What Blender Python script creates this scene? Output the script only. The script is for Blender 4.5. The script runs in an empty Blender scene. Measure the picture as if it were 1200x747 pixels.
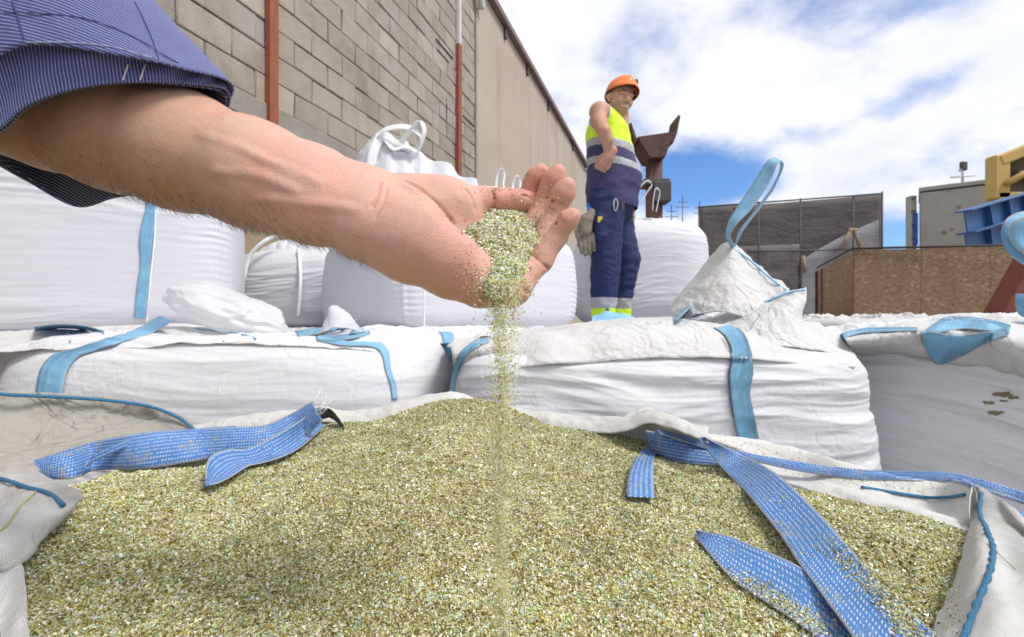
import bpy, math, random
import numpy as np
from mathutils import Vector

# ------------------------------------------------------------------ camera, sky, sun, exposure
sc = bpy.context.scene
H = 1.0                     # eye height
F = 600.0                   # focal length in pixels of the 1200 px wide photograph
cam_d = bpy.data.cameras.new("camera"); cam = bpy.data.objects.new("camera", cam_d)
sc.collection.objects.link(cam); sc.camera = cam
cam.location = (0, 0, H); cam.rotation_euler = (math.radians(90), 0, 0)
cam_d.sensor_width = 36; cam_d.lens = 18.0
cam_d.clip_start = 0.01; cam_d.clip_end = 3000
cam_d.dof.use_dof = True; cam_d.dof.focus_distance = 0.62; cam_d.dof.aperture_fstop = 11
sc.view_settings.view_transform = 'Standard'; sc.view_settings.look = 'None'
sc.view_settings.gamma = 1; sc.view_settings.use_curve_mapping = False
sc.view_settings.exposure = 0.20
SUN_EL, SUN_AZ = 56.0, 120.0    # degrees; azimuth clockwise from +Y (towards +X)
w = bpy.data.worlds.new("World"); sc.world = w; w.use_nodes = True
sun_d = bpy.data.lights.new("sun", 'SUN'); sun = bpy.data.objects.new("sun", sun_d)
sc.collection.objects.link(sun)
sun_d.energy = 2.7; sun_d.angle = math.radians(18); sun_d.color = (1, .96, .9)
_el, _az = math.radians(SUN_EL), math.radians(SUN_AZ)
_sd = Vector((math.sin(_az)*math.cos(_el), math.cos(_az)*math.cos(_el), math.sin(_el)))
sun.rotation_euler = _sd.to_track_quat('Z', 'Y').to_euler(); sun.location = _sd*50

class NT:
    """tiny helper to wire nodes"""
    def __init__(s, nt): s.nt = nt; nt.nodes.clear()
    def n(s, t, inp=None, **kw):
        nd = s.nt.nodes.new(t)
        for k, v in kw.items(): setattr(nd, k, v)
        for k, v in (inp or {}).items():
            sk = nd.inputs[k]
            if isinstance(v, bpy.types.NodeSocket): s.nt.links.new(v, sk)
            elif isinstance(v, bpy.types.Node): s.nt.links.new(v.outputs[0], sk)
            else:
                if sk.type == 'RGBA' and len(v) == 3: v = (*v, 1)
                sk.default_value = v
        return nd
    def m(s, op, a, b=0.0, c=None, clamp=False):
        i = {0: a, 1: b}
        if c is not None: i[2] = c
        return s.n('ShaderNodeMath', i, operation=op, use_clamp=clamp).outputs[0]
    def mix(s, f, a, b, bt='MIX'):
        nd = s.n('ShaderNodeMix', data_type='RGBA', blend_type=bt)
        for k, v in ((0, f), (6, a), (7, b)):
            sk = nd.inputs[k]
            if isinstance(v, bpy.types.NodeSocket): s.nt.links.new(v, sk)
            elif k == 0: sk.default_value = v
            else: sk.default_value = (*v, 1) if len(v) == 3 else v
        return nd.outputs[2]
    def ramp(s, f, stops, interp='LINEAR'):
        nd = s.n('ShaderNodeValToRGB', {0: f}); cr = nd.color_ramp; cr.interpolation = interp
        while len(cr.elements) > 1: cr.elements.remove(cr.elements[-1])
        for i, (p, c) in enumerate(stops):
            e = cr.elements[0] if i == 0 else cr.elements.new(p)
            e.position = p
            e.color = (c, c, c, 1) if isinstance(c, (int, float)) else (*c, 1)
        return nd.outputs[0]
    def noise(s, vec, scale, detail=4, rough=.55, dist=0):
        return s.n('ShaderNodeTexNoise', {'Vector': vec, 'Scale': scale, 'Detail': detail, 'Roughness': rough, 'Distortion': dist})
    def smap(s, v, a, b, lo=0.0, hi=1.0):
        return s.n('ShaderNodeMapRange', {0: v, 1: a, 2: b, 3: lo, 4: hi}, interpolation_type='SMOOTHSTEP').outputs[0]

t = NT(w.node_tree)
sky = t.n('ShaderNodeTexSky', sky_type='NISHITA', sun_disc=False, sun_elevation=_el, sun_rotation=_az, air_density=1.0, dust_density=.3, ozone_density=2.0)
skyc = t.mix(1.0, sky.outputs[0], (.78, 1.08, 1.50), 'MULTIPLY')
tc = t.n('ShaderNodeTexCoord').outputs['Generated']
# clouds live on a flat-ish deck: direction divided by (height + offset)
sp = t.n('ShaderNodeSeparateXYZ', {0: tc})
den = t.m('ADD', t.m('MAXIMUM', sp.outputs[2], 0.0), .38)
cv = t.n('ShaderNodeCombineXYZ', {0: t.m('DIVIDE', sp.outputs[0], den), 1: t.m('DIVIDE', sp.outputs[1], den), 2: 0.0}).outputs[0]
n1 = t.noise(cv, 1.9, 7, .54, .15).outputs[0]
n2 = t.noise(cv, 6.0, 8, .6, .2).outputs[0]
cov = t.m('ADD', t.m('MULTIPLY', n1, .75), t.m('MULTIPLY', n2, .25))
cov = t.m('ADD', cov, .16)
def hole(cov, px, py, rx, ry, amt, rot=0):
    """a gap in the cloud deck around one compass direction"""
    d = Vector((px-600, F, 373.5-py)).normalized()
    rt = Vector((d.y, -d.x, 0)).normalized(); up = rt.cross(d)
    c_, s_ = math.cos(rot), math.sin(rot)
    a = (rt*c_+up*s_)/rx; b = (up*c_-rt*s_)/ry
    dx = t.n('ShaderNodeVectorMath', {0: tc, 1: tuple(a)}, operation='DOT_PRODUCT').outputs['Value']
    dy = t.n('ShaderNodeVectorMath', {0: tc, 1: tuple(b)}, operation='DOT_PRODUCT').outputs['Value']
    dd = t.n('ShaderNodeVectorMath', {0: tc, 1: tuple(d)}, operation='DOT_PRODUCT').outputs['Value']
    r = t.m('SQRT', t.m('ADD', t.m('MULTIPLY', dx, dx), t.m('MULTIPLY', dy, dy)))
    f = t.m('MULTIPLY', t.smap(r, 0.0, 1.0, amt, 0.0), t.m('GREATER_THAN', dd, 0.0))
    return t.m('SUBTRACT', cov, f)
for h in ((858, 205, .14, .09, .30, -.3), (800, 225, .13, .09, .22, 0), (935, 160, .12, .05, .16, -.2), (1070, 112, .13, .04, .15, .25),
          (1100, 2, .12, .035, .08, 0), (1045, 275, .16, .07, .26, 0), (760, 190, .09, .07, .12, 0)):
    cov = hole(cov, *h)
mask = t.smap(cov, .41, .67)
shade = t.noise(cv, 2.6, 6, .6).outputs[0]
ccol = t.ramp(t.m('ADD', t.m('MULTIPLY', shade, .8), t.m('MULTIPLY', mask, .25)), [(.36, (6.0, 6.5, 7.9)), (.50, (7.6, 7.95, 8.9)), (.66, (9.0, 9.1, 9.5))])
col = t.mix(mask, skyc, ccol)
bg = t.n('ShaderNodeBackground', {0: col, 1: .1})
t.n('ShaderNodeOutputWorld', {0: bg})

# ------------------------------------------------------------------ helpers
C = sc.collection
def P(px, py, Y):
    """photograph pixel and distance -> world point (numpy)"""
    return np.array([(px-600)/F*Y, Y, H-(py-373.5)/F*Y])
def PL(pts): return np.array([P(*p) for p in pts])
rng = np.random.default_rng(7); random.seed(7)

_perm = np.random.default_rng(3).permutation(512).astype(np.int64)
_grad = np.random.default_rng(4).normal(size=(512, 3)); _grad /= np.linalg.norm(_grad, axis=1)[:, None]
def perlin(x, y, z=0.0):
    x, y, z = np.broadcast_arrays(np.asarray(x, float), np.asarray(y, float), np.asarray(z, float))
    xi, yi, zi = (np.floor(a).astype(np.int64) for a in (x, y, z))
    xf, yf, zf = x-xi, y-yi, z-zi
    u, v, q = (a*a*a*(a*(a*6-15)+10) for a in (xf, yf, zf))
    out = 0
    for dx in (0, 1):
        for dy in (0, 1):
            for dz in (0, 1):
                h = _perm[(_perm[(_perm[(xi+dx) & 511]+yi+dy) & 511]+zi+dz) & 511]
                g = _grad[h]
                d = g[..., 0]*(xf-dx)+g[..., 1]*(yf-dy)+g[..., 2]*(zf-dz)
                out = out+d*(u if dx else 1-u)*(v if dy else 1-v)*(q if dz else 1-q)
    return out*1.6
def fbm(x, y, z=0.0, o=4):
    s, a = 0, 1.0
    for i in range(o):
        s = s+a*perlin(x*2**i+i*17.3, y*2**i+i*5.1, z*2**i+i*9.7); a *= .5
    return s
def ridged(x, y, z=0.0, o=3):
    s, a = 0, 1.0
    for i in range(o):
        s = s+a*(1-2.2*np.abs(perlin(x*2**i+i*11.3, y*2**i+i*7.7, z*2**i+i*3.1))); a *= .5
    return s
def crumple(x, y, z=0.0, s=6.0, o=3, seed=0):
    """creased-sheet height about -1..1"""
    wx = perlin(x*s*.5+seed, y*s*.5, z+4.2)*.7; wy = perlin(x*s*.5, y*s*.5+seed, z+8.8)*.7
    return ridged(x*s+wx+seed, y*s+wy, z+seed*.37, o)*.6-.3
def sst(a, b, x):
    u = np.clip((x-a)/(b-a), 0, 1); return u*u*(3-2*u)

def rootloc(p):
    l = Vector((0, 0, 0))
    while p is not None: l += p.location; p = p.parent
    return np.array(l)
def mk(name, V, Fc, mat, parent=None, uv=None, col=None, smooth=True, loc=None, mi=None):
    """link one mesh object; V world coordinates, Fc (m,k) index array or list of such"""
    V = np.asarray(V, float).reshape(-1, 3)
    base = rootloc(parent) if parent is not None else (np.array(loc) if loc is not None else np.array([V[:, 0].mean(), V[:, 1].mean(), V[:, 2].min()]))
    me = bpy.data.meshes.new(name)
    Fl = Fc if isinstance(Fc, list) else [Fc]
    Fl = [np.asarray(f, np.int32) for f in Fl if len(f)]
    nl = sum(f.size for f in Fl); npoly = sum(len(f) for f in Fl)
    me.vertices.add(len(V)); me.vertices.foreach_set('co', (V-base).astype(np.float32).ravel())
    li = np.concatenate([f.ravel() for f in Fl]); me.loops.add(nl); me.loops.foreach_set('vertex_index', li)
    tot = np.concatenate([np.full(len(f), f.shape[1]) for f in Fl]); st = np.concatenate([[0], np.cumsum(tot)[:-1]])
    me.polygons.add(npoly); me.polygons.foreach_set('loop_start', st.astype(np.int32)); me.polygons.foreach_set('loop_total', tot.astype(np.int32))
    me.polygons.foreach_set('use_smooth', np.full(npoly, smooth) if isinstance(smooth, bool) else smooth)
    mats = mat if isinstance(mat, (list, tuple)) else [mat]
    for m_ in mats: me.materials.append(m_)
    if mi is not None: me.polygons.foreach_set('material_index', np.asarray(mi, np.int32))
    if uv is not None:
        ul = me.uv_layers.new(name='UVMap'); ul.data.foreach_set('uv', np.asarray(uv, np.float32)[li].ravel())
    if col is not None:
        ca = me.color_attributes.new('Col', 'FLOAT_COLOR', 'POINT')
        c4 = np.ones((len(V), 4), np.float32); c4[:, :3] = col; ca.data.foreach_set('color', c4.ravel())
    me.update(calc_edges=True)
    me.validate()
    o = bpy.data.objects.new(name, me); C.objects.link(o)
    if parent is not None: o.parent = parent
    else: o.location = base
    return o
def tag(o, label=None, cat=None, group=None, kind=None):
    if label: o['label'] = label
    if cat: o['category'] = cat
    if group: o['group'] = group
    if kind: o['kind'] = kind
    return o
def thing(name, loc, label, cat, group=None):
    o = bpy.data.objects.new(name, None); C.objects.link(o); o.location = tuple(loc); o.empty_display_size = .1
    return tag(o, label, cat, group)

def grid_faces(n, m, closed=False):
    """quads of an n x m vertex grid (closed wraps the second index)"""
    mm = m if closed else m-1
    i, j = np.meshgrid(np.arange(n-1), np.arange(mm), indexing='ij'); j2 = (j+1) % m
    return np.stack([i*m+j, i*m+j2, (i+1)*m+j2, (i+1)*m+j], -1).reshape(-1, 4)
def catmull(Pt, n):
    """resample control points (k,d) smoothly to n points"""
    Pt = np.asarray(Pt, float); k = len(Pt)
    if k == 2:
        u = np.linspace(0, 1, n)[:, None]; return Pt[0]*(1-u)+Pt[1]*u
    d = np.r_[0, np.cumsum(np.linalg.norm(np.diff(Pt, axis=0), axis=1)**.5+1e-9)]
    Q = np.vstack([2*Pt[0]-Pt[1], Pt, 2*Pt[-1]-Pt[-2]])
    kn = np.r_[d[0]-(d[1]-d[0]), d, d[-1]+(d[-1]-d[-2])]
    uu = np.linspace(d[0], d[-1], n); ix = np.clip(np.searchsorted(d, uu, 'right')-1, 0, k-2)
    p0, p1, p2, p3 = Q[ix], Q[ix+1], Q[ix+2], Q[ix+3]
    t0, t1, t2, t3 = (kn[ix+i][:, None] for i in range(4)); tt = uu[:, None]
    a1 = (t1-tt)/(t1-t0)*p0+(tt-t0)/(t1-t0)*p1; a2 = (t2-tt)/(t2-t1)*p1+(tt-t1)/(t2-t1)*p2; a3 = (t3-tt)/(t3-t2)*p2+(tt-t2)/(t3-t2)*p3
    b1 = (t2-tt)/(t2-t0)*a1+(tt-t0)/(t2-t0)*a2; b2 = (t3-tt)/(t3-t1)*a2+(tt-t1)/(t3-t1)*a3
    c = (t2-tt)/(t2-t1)*b1+(tt-t1)/(t2-t1)*b2
    s = np.r_[0, np.cumsum(np.linalg.norm(np.diff(c, axis=0), axis=1))]
    return np.stack([np.interp(np.linspace(0, s[-1], n), s, c[:, i]) for i in range(c.shape[1])], 1)
def gnormals(G):
    du = np.gradient(G, axis=0); dv = np.gradient(G, axis=1)
    n = np.cross(du, dv); return n/(np.linalg.norm(n, axis=2, keepdims=True)+1e-12)
def sheet(name, G, mat, parent=None, thick=.0015, **kw):
    """a cloth sheet from a vertex grid G (n,m,3), given real thickness, uv in metres"""
    n, m, _ = G.shape
    N = gnormals(G)*thick/2
    A = (G+N).reshape(-1, 3); B = (G-N).reshape(-1, 3)
    f = grid_faces(n, m); fb = f[:, ::-1]+n*m
    ring = np.r_[np.arange(m), np.arange(1, n)*m+m-1, (n-1)*m+np.arange(m-2, -1, -1), np.arange(n-2, 0, -1)*m]
    r2 = np.roll(ring, -1)
    side = np.stack([ring, ring+n*m, r2+n*m, r2], 1)
    su = np.zeros((n, m)); su[1:] = np.cumsum(np.linalg.norm(np.diff(G, axis=0), axis=2), 0); su = su.mean(1)[:, None]+0*su
    sv = np.zeros((n, m)); sv[:, 1:] = np.cumsum(np.linalg.norm(np.diff(G, axis=1), axis=2), 1)
    uv = np.stack([su, sv], -1).reshape(-1, 2)
    return mk(name, np.vstack([A, B]), np.vstack([f, fb, side]), mat, parent, uv=np.vstack([uv, uv]), **kw)
def loft(lines, n, m):
    """surface through polylines: each resampled to m points, n rows across them"""
    L = np.array([catmull(l, m) for l in lines])
    return np.stack([catmull(L[:, j], n) if len(lines) > 2 else L[0, j]*(1-np.linspace(0, 1, n)[:, None])+L[1, j]*np.linspace(0, 1, n)[:, None] for j in range(m)], 1)
def strap(name, ea, eb, mat, parent, m=80, n=7, thick=.002, camber=0.0, rough=.0, seed=0, bv=None, lift=.004, **kw):
    """webbing between its two edge lines; uv = (across, along)"""
    G = loft([ea, eb], n, m)
    N = gnormals(G); u = np.linspace(-1, 1, n)[:, None, None]
    G = G+N*camber*(1-u*u)
    if rough: G = G+N*(rough*fbm(G[..., 0]*30+seed, G[..., 1]*30, G[..., 2]*30, 2))[..., None]
    if bv is not None:      # keep the cloth outside what it rests on
        o_ = Vector((0, 0, H))
        for i in range(G.shape[0]):
            for j in range(G.shape[1]):
                q = Vector(G[i, j]); d = (q-o_); L = d.length; h_ = bv.ray_cast(o_, d/L)
                if h_[0] is not None and h_[3] < L+lift: G[i, j] = o_+d*((h_[3]-lift)/L)
    e_ = np.abs(np.linspace(-1, 1, G.shape[0]))[:, None, None]+np.zeros((G.shape[0], G.shape[1], 3))
    return sheet(name, G, mat, parent, thick, col=np.vstack([e_.reshape(-1, 3)]*2), **kw)
def ribbon(name, pts, wid, wdir, mat, parent, m=60, n=5, **kw):
    """webbing along a centre line, width vectors wdir per control point (or one)"""
    c = catmull(pts, m); wd = np.asarray(wdir, float)
    wd = np.repeat(wd[None], len(pts), 0) if wd.ndim == 1 else wd
    k = np.linspace(0, 1, len(pts)); W = np.stack([np.interp(np.linspace(0, 1, m), k, wd[:, i]) for i in range(3)], 1)
    W /= np.linalg.norm(W, axis=1)[:, None]
    T = np.gradient(c, axis=0); T /= np.linalg.norm(T, axis=1)[:, None]
    W -= T*(W*T).sum(1)[:, None]; W /= np.linalg.norm(W, axis=1)[:, None]
    return strap(name, c-W*wid/2, c+W*wid/2, mat, parent, m=m, n=n, **kw)
def tube(pts, rad, k=8, m=None, caps=True):
    """V, F of a tube through pts with radius (number or per-point)"""
    pts = np.asarray(pts, float)
    if m: 
        r = np.interp(np.linspace(0, 1, m), np.linspace(0, 1, len(pts)), np.broadcast_to(rad, len(pts))); pts = catmull(pts, m)
    else: r = np.broadcast_to(rad, len(pts)).astype(float)
    T = np.gradient(pts, axis=0); T /= np.linalg.norm(T, axis=1)[:, None]
    a = np.array([0, 0, 1.]) if abs(T[0, 2]) < .9 else np.array([1., 0, 0])
    U = np.cross(T[0], a); U /= np.linalg.norm(U); Us = []
    for q in T:
        U = U-q*(U@q); U = U/np.linalg.norm(U); Us.append(U)
    Us = np.array(Us); W = np.cross(T, Us)
    th = np.arange(k)/k*2*np.pi
    V = pts[:, None]+r[:, None, None]*(np.cos(th)[None, :, None]*Us[:, None]+np.sin(th)[None, :, None]*W[:, None])
    V = V.reshape(-1, 3); Fq = grid_faces(len(pts), k, True)
    n = len(pts)
    V = np.vstack([V, pts[0], pts[-1]]); i = np.arange(k)
    t1 = np.stack([i, (i+1) % k, np.full(k, n*k)], 1)[:, ::-1]; t2 = np.stack([(n-1)*k+i, (n-1)*k+(i+1) % k, np.full(k, n*k+1)], 1)
    return V, [Fq, np.vstack([t1, t2])]
class MB:
    """collect shapes, then link them as ONE mesh"""
    def __init__(s): s.V = []; s.F = {}; s.S = {}; s.n = 0
    def add(s, V, Fl, sm=True):
        Fl = Fl if isinstance(Fl, list) else [Fl]
        for f in Fl:
            f = np.asarray(f)
            s.F.setdefault(f.shape[1], []).append(f+s.n); s.S.setdefault(f.shape[1], []).append(np.full(len(f), sm))
        s.V.append(np.asarray(V, float)); s.n += len(V); return s
    def box(s, c, d, R=None, bev=0.0):
        """box with centre c, full size d, optional 3x3 basis R, chamfered edges"""
        c = np.asarray(c, float); h = np.asarray(d, float)/2
        bev = min(bev, h.min()*.45)
        if bev <= 0:
            V = np.array([[x, y, z] for x in (-1, 1) for y in (-1, 1) for z in (-1, 1)])*h
            Fq = [[0, 1, 3, 2], [4, 6, 7, 5], [0, 4, 5, 1], [2, 3, 7, 6], [0, 2, 6, 4], [1, 5, 7, 3]]
            Ft = []
        else:
            V = []; ix = {}
            for x in (-1, 1):
                for y in (-1, 1):
                    for z in (-1, 1):
                        for a in range(3):
                            v = np.array([x, y, z])*(h-bev); v[a] = (x, y, z)[a]*h[a]
                            ix[(x, y, z, a)] = len(V); V.append(v)
            V = np.array(V); Fq = []; Ft = []
            for a in range(3):
                b, e = (a+1) % 3, (a+2) % 3
                for s_ in (-1, 1):
                    q = []
                    for (u, v) in ((-1, -1), (1, -1), (1, 1), (-1, 1)):
                        k = [0, 0, 0]; k[a] = s_; k[b] = u; k[e] = v; q.append(ix[(*k, a)])
                    Fq.append(q if s_ > 0 else q[::-1])
                for u in (-1, 1):
                    for v in (-1, 1):
                        k0 = [0, 0, 0]; k0[b] = u; k0[e] = v; k1 = list(k0); k0[a] = -1; k1[a] = 1
                        q = [ix[(*k0, b)], ix[(*k1, b)], ix[(*k1, e)], ix[(*k0, e)]]
                        Fq.append(q if u*v > 0 else q[::-1])
            for x in (-1, 1):
                for y in (-1, 1):
                    for z in (-1, 1):
                        q = [ix[(x, y, z, 0)], ix[(x, y, z, 1)], ix[(x, y, z, 2)]]
                        Ft.append(q if x*y*z > 0 else q[::-1])
        if R is not None:
            R = np.array(R, float)
            if np.linalg.det(R) < 0: R[1] *= -1      # keep the faces turned outwards (a box is symmetric)
            V = V@R
        return s.add(V+c, [np.array(Fq)]+([np.array(Ft)] if Ft else []), False)
    def tube(s, pts, rad, k=8, m=None): return s.add(*tube(pts, rad, k, m))
    def build(s, name, mat, parent=None, **kw):
        kw.setdefault('smooth', np.concatenate([np.concatenate(v) for v in s.S.values()]))
        return mk(name, np.vstack(s.V), [np.vstack(v) for v in s.F.values()], mat, parent, **kw)
def rz(a):
    c, s = math.cos(a), math.sin(a); return np.array([[c, s, 0], [-s, c, 0], [0, 0, 1.]])   # rows = rotated axes

# signed-distance modelling: smooth unions of tapered capsules, meshed with surface nets
class SDF:
    def __init__(s, lo, hi, h):
        s.lo = np.asarray(lo, float); s.h = h
        s.n = np.ceil((np.asarray(hi)-s.lo)/h).astype(int)+1
        s.d = np.full(s.n, .5, np.float32)
    def region(s, lo, hi):
        a = np.clip(np.floor((lo-s.lo)/s.h).astype(int), 0, s.n-1); b = np.clip(np.ceil((hi-s.lo)/s.h).astype(int)+1, 1, s.n)
        if (b <= a).any(): return None, None
        ax = [s.lo[i]+s.h*np.arange(a[i], b[i]) for i in range(3)]
        return tuple(slice(a[i], b[i]) for i in range(3)), np.stack(np.meshgrid(*ax, indexing='ij'), -1)
    def comb(s, sl, e, k, mode='u'):
        d = s.d[sl]
        if mode == 's': d, e = -d, e      # subtract
        hh = np.clip(.5+.5*(e-d)/k, 0, 1) if k > 0 else (e > d).astype(float)
        r = e*(1-hh)+d*hh-k*hh*(1-hh)
        s.d[sl] = -r if mode == 's' else r
    def cap(s, a, b, ra, rb, k=.01, mode='u', fl=None):
        """fl=(axis, factor): squash along a unit axis"""
        a = np.asarray(a, float); b = np.asarray(b, float); m = max(ra, rb)+3*k+3*s.h
        sl, X = s.region(np.minimum(a, b)-m, np.maximum(a, b)+m)
        if sl is None: return
        ab = b-a; L = ab@ab+1e-12
        tt = np.clip(((X-a)@ab)/L, 0, 1)
        D = X-(a+tt[..., None]*ab)
        if fl is not None:
            ax = np.asarray(fl[0], float); ax /= np.linalg.norm(ax)
            pr = D@ax; D = D+(pr*(1/fl[1]-1))[..., None]*ax
        e = np.linalg.norm(D, axis=-1)-(ra+tt*(rb-ra))
        if fl is not None and fl[1] < 1: e = e*(.5+.5*fl[1])
        s.comb(sl, e, k, mode)
    def chain(s, pts, rad, k=.01, mode='u', fl=None):
        """one limb: capsules joined without bulges, then united with the body"""
        pts = np.asarray(pts, float); m = max(rad)*1.1+3*k+3*s.h
        sl, X = s.region(pts.min(0)-m, pts.max(0)+m)
        if sl is None: return
        E = None
        for i in range(len(pts)-1):
            a, b = pts[i], pts[i+1]; ab = b-a; L = ab@ab+1e-12
            tt = np.clip(((X-a)@ab)/L, 0, 1); D = X-(a+tt[..., None]*ab)
            if fl is not None:
                ax = np.asarray(fl[0], float); ax /= np.linalg.norm(ax)
                D = D+((D@ax)*(1/fl[1]-1))[..., None]*ax
            e = np.linalg.norm(D, axis=-1)-(rad[i]+tt*(rad[i+1]-rad[i]))
            if E is None: E = e
            else:
                kk = min(rad[i], .012)
                hh = np.clip(.5+.5*(e-E)/kk, 0, 1); E = e*(1-hh)+E*hh-kk*hh*(1-hh)*.35
        s.comb(sl, E, k, mode)
    def ell(s, c, r, B=None, k=.01, mode='u'):
        c = np.asarray(c, float); r = np.asarray(r, float); m = r.max()+3*k+3*s.h
        sl, X = s.region(c-m, c+m)
        if sl is None: return
        D = X-c
        if B is not None: D = D@np.asarray(B).T      # rows of B = axes
        k0 = np.linalg.norm(D/r, axis=-1); k1 = np.linalg.norm(D/(r*r), axis=-1)+1e-9
        s.comb(sl, k0*(k0-1)/k1, k, mode)
    def copy(s):
        o = SDF.__new__(SDF); o.lo, o.h, o.n = s.lo, s.h, s.n; o.d = s.d.copy(); return o
    def mesh(s):
        d = s.d; ins = d < 0
        nx, ny, nz = d.shape
        cnt = np.zeros((nx-1, ny-1, nz-1), np.float32); acc = np.zeros((nx-1, ny-1, nz-1, 3), np.float32)
        for ax in range(3):
            oth = [i for i in range(3) if i != ax]
            a = [slice(None)]*3; b = [slice(None)]*3; a[ax] = slice(0, -1); b[ax] = slice(1, None)
            da, db = d[tuple(a)], d[tuple(b)]; cr = (da < 0) != (db < 0)
            tt = np.where(cr, da/np.where(cr, da-db, 1), 0)
            for o1 in (0, 1):
                for o2 in (0, 1):
                    s2 = [slice(None)]*3
                    for o, q in ((o1, oth[0]), (o2, oth[1])):
                        s2[q] = slice(o, d.shape[q]-1+o)
                    cc = cr[tuple(s2)]; t2 = tt[tuple(s2)]
                    cnt += cc; acc[..., ax] += np.where(cc, t2, 0)
                    acc[..., oth[0]] += cc*o1; acc[..., oth[1]] += cc*o2
        act = cnt > 0; idx = np.full(cnt.shape, -1, np.int64); idx[act] = np.arange(act.sum())
        ijk = np.argwhere(act); V = s.lo+s.h*(ijk+acc[act]/cnt[act][:, None])
        Q = []
        for ax in range(3):
            o1, o2 = (ax+1) % 3, (ax+2) % 3
            a = [slice(None)]*3; b = [slice(None)]*3; a[ax] = slice(0, -1); b[ax] = slice(1, None)
            ia, ib = ins[tuple(a)], ins[tuple(b)]
            cr = ia != ib
            e = np.argwhere(cr); e = e[(e[:, o1] > 0) & (e[:, o2] > 0) & (e[:, o1] < d.shape[o1]-1) & (e[:, o2] < d.shape[o2]-1)]
            if not len(e): continue
            def g(u, v):
                q = e.copy(); q[:, o1] -= u; q[:, o2] -= v; return idx[q[:, 0], q[:, 1], q[:, 2]]
            q = np.stack([g(0, 0), g(1, 0), g(1, 1), g(0, 1)], 1)
            fl = ia[e[:, 0], e[:, 1], e[:, 2]]
            q[~fl] = q[~fl][:, ::-1]; Q.append(q)
        Fq = np.vstack(Q); Fq = Fq[(Fq >= 0).all(1)]
        return V, Fq
def relax(V, Fq, it=2, lam=.5):
    """smooth a quad mesh a little"""
    n = len(V); e = np.vstack([Fq[:, [0, 1]], Fq[:, [1, 2]], Fq[:, [2, 3]], Fq[:, [3, 0]]]); e = np.vstack([e, e[:, ::-1]])
    deg = np.bincount(e[:, 0], minlength=n).astype(float)
    for k in range(it):
        S = np.stack([np.bincount(e[:, 0], weights=V[e[:, 1], i], minlength=n) for i in range(3)], 1)/np.maximum(deg, 1)[:, None]
        V = V+(S-V)*(lam if k % 2 == 0 else -lam*1.03)
    return V
def vnorm(V, Fq):
    fn = np.cross(V[Fq[:, 2]]-V[Fq[:, 0]], V[Fq[:, 3 if Fq.shape[1] > 3 else 1]]-V[Fq[:, 1 if Fq.shape[1] > 3 else 0]])
    N = np.zeros_like(V)
    for j in range(Fq.shape[1]):
        for i in range(3): N[:, i] += np.bincount(Fq[:, j], weights=fn[:, i], minlength=len(V))
    return N/(np.linalg.norm(N, axis=1)[:, None]+1e-12)

# ------------------------------------------------------------------ materials
def material(name):
    m_ = bpy.data.materials.new(name); m_.use_nodes = True; return m_, NT(m_.node_tree)
def finish(t, bsdf): t.n('ShaderNodeOutputMaterial', {0: bsdf}); 
def bsdf(t, **kw):
    d = {k.replace('_', ' '): v for k, v in kw.items()}
    return t.n('ShaderNodeBsdfPrincipled', d)
def bump(t, h, dist, st=1.0, nrm=None):
    i = {'Height': h, 'Distance': dist, 'Strength': st}
    if nrm is not None: i['Normal'] = nrm
    return t.n('ShaderNodeBump', i).outputs[0]
def plain(name, c, rough=.6, metal=0.0, var=.12, nscale=8, bmp=0.0, dirt=None, dscale=5, dth=.55):
    m_, t = material(name); oc = t.n('ShaderNodeTexCoord').outputs['Object']
    n = t.noise(oc, nscale, 6, .6).outputs[0]
    c2 = tuple(x*(1-var) for x in c); c3 = tuple(min(1, x*(1+var)) for x in c)
    col = t.mix(n, c2, c3)
    if dirt: col = t.mix(t.smap(t.noise(oc, dscale, 8, .65).outputs[0], dth, dth+.18), col, dirt)
    b = bsdf(t, Base_Color=col, Roughness=rough, Metallic=metal, **({'Normal': bump(t, t.noise(oc, nscale*6, 5, .6).outputs[0], bmp)} if bmp else {}))
    finish(t, b); return m_

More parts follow.
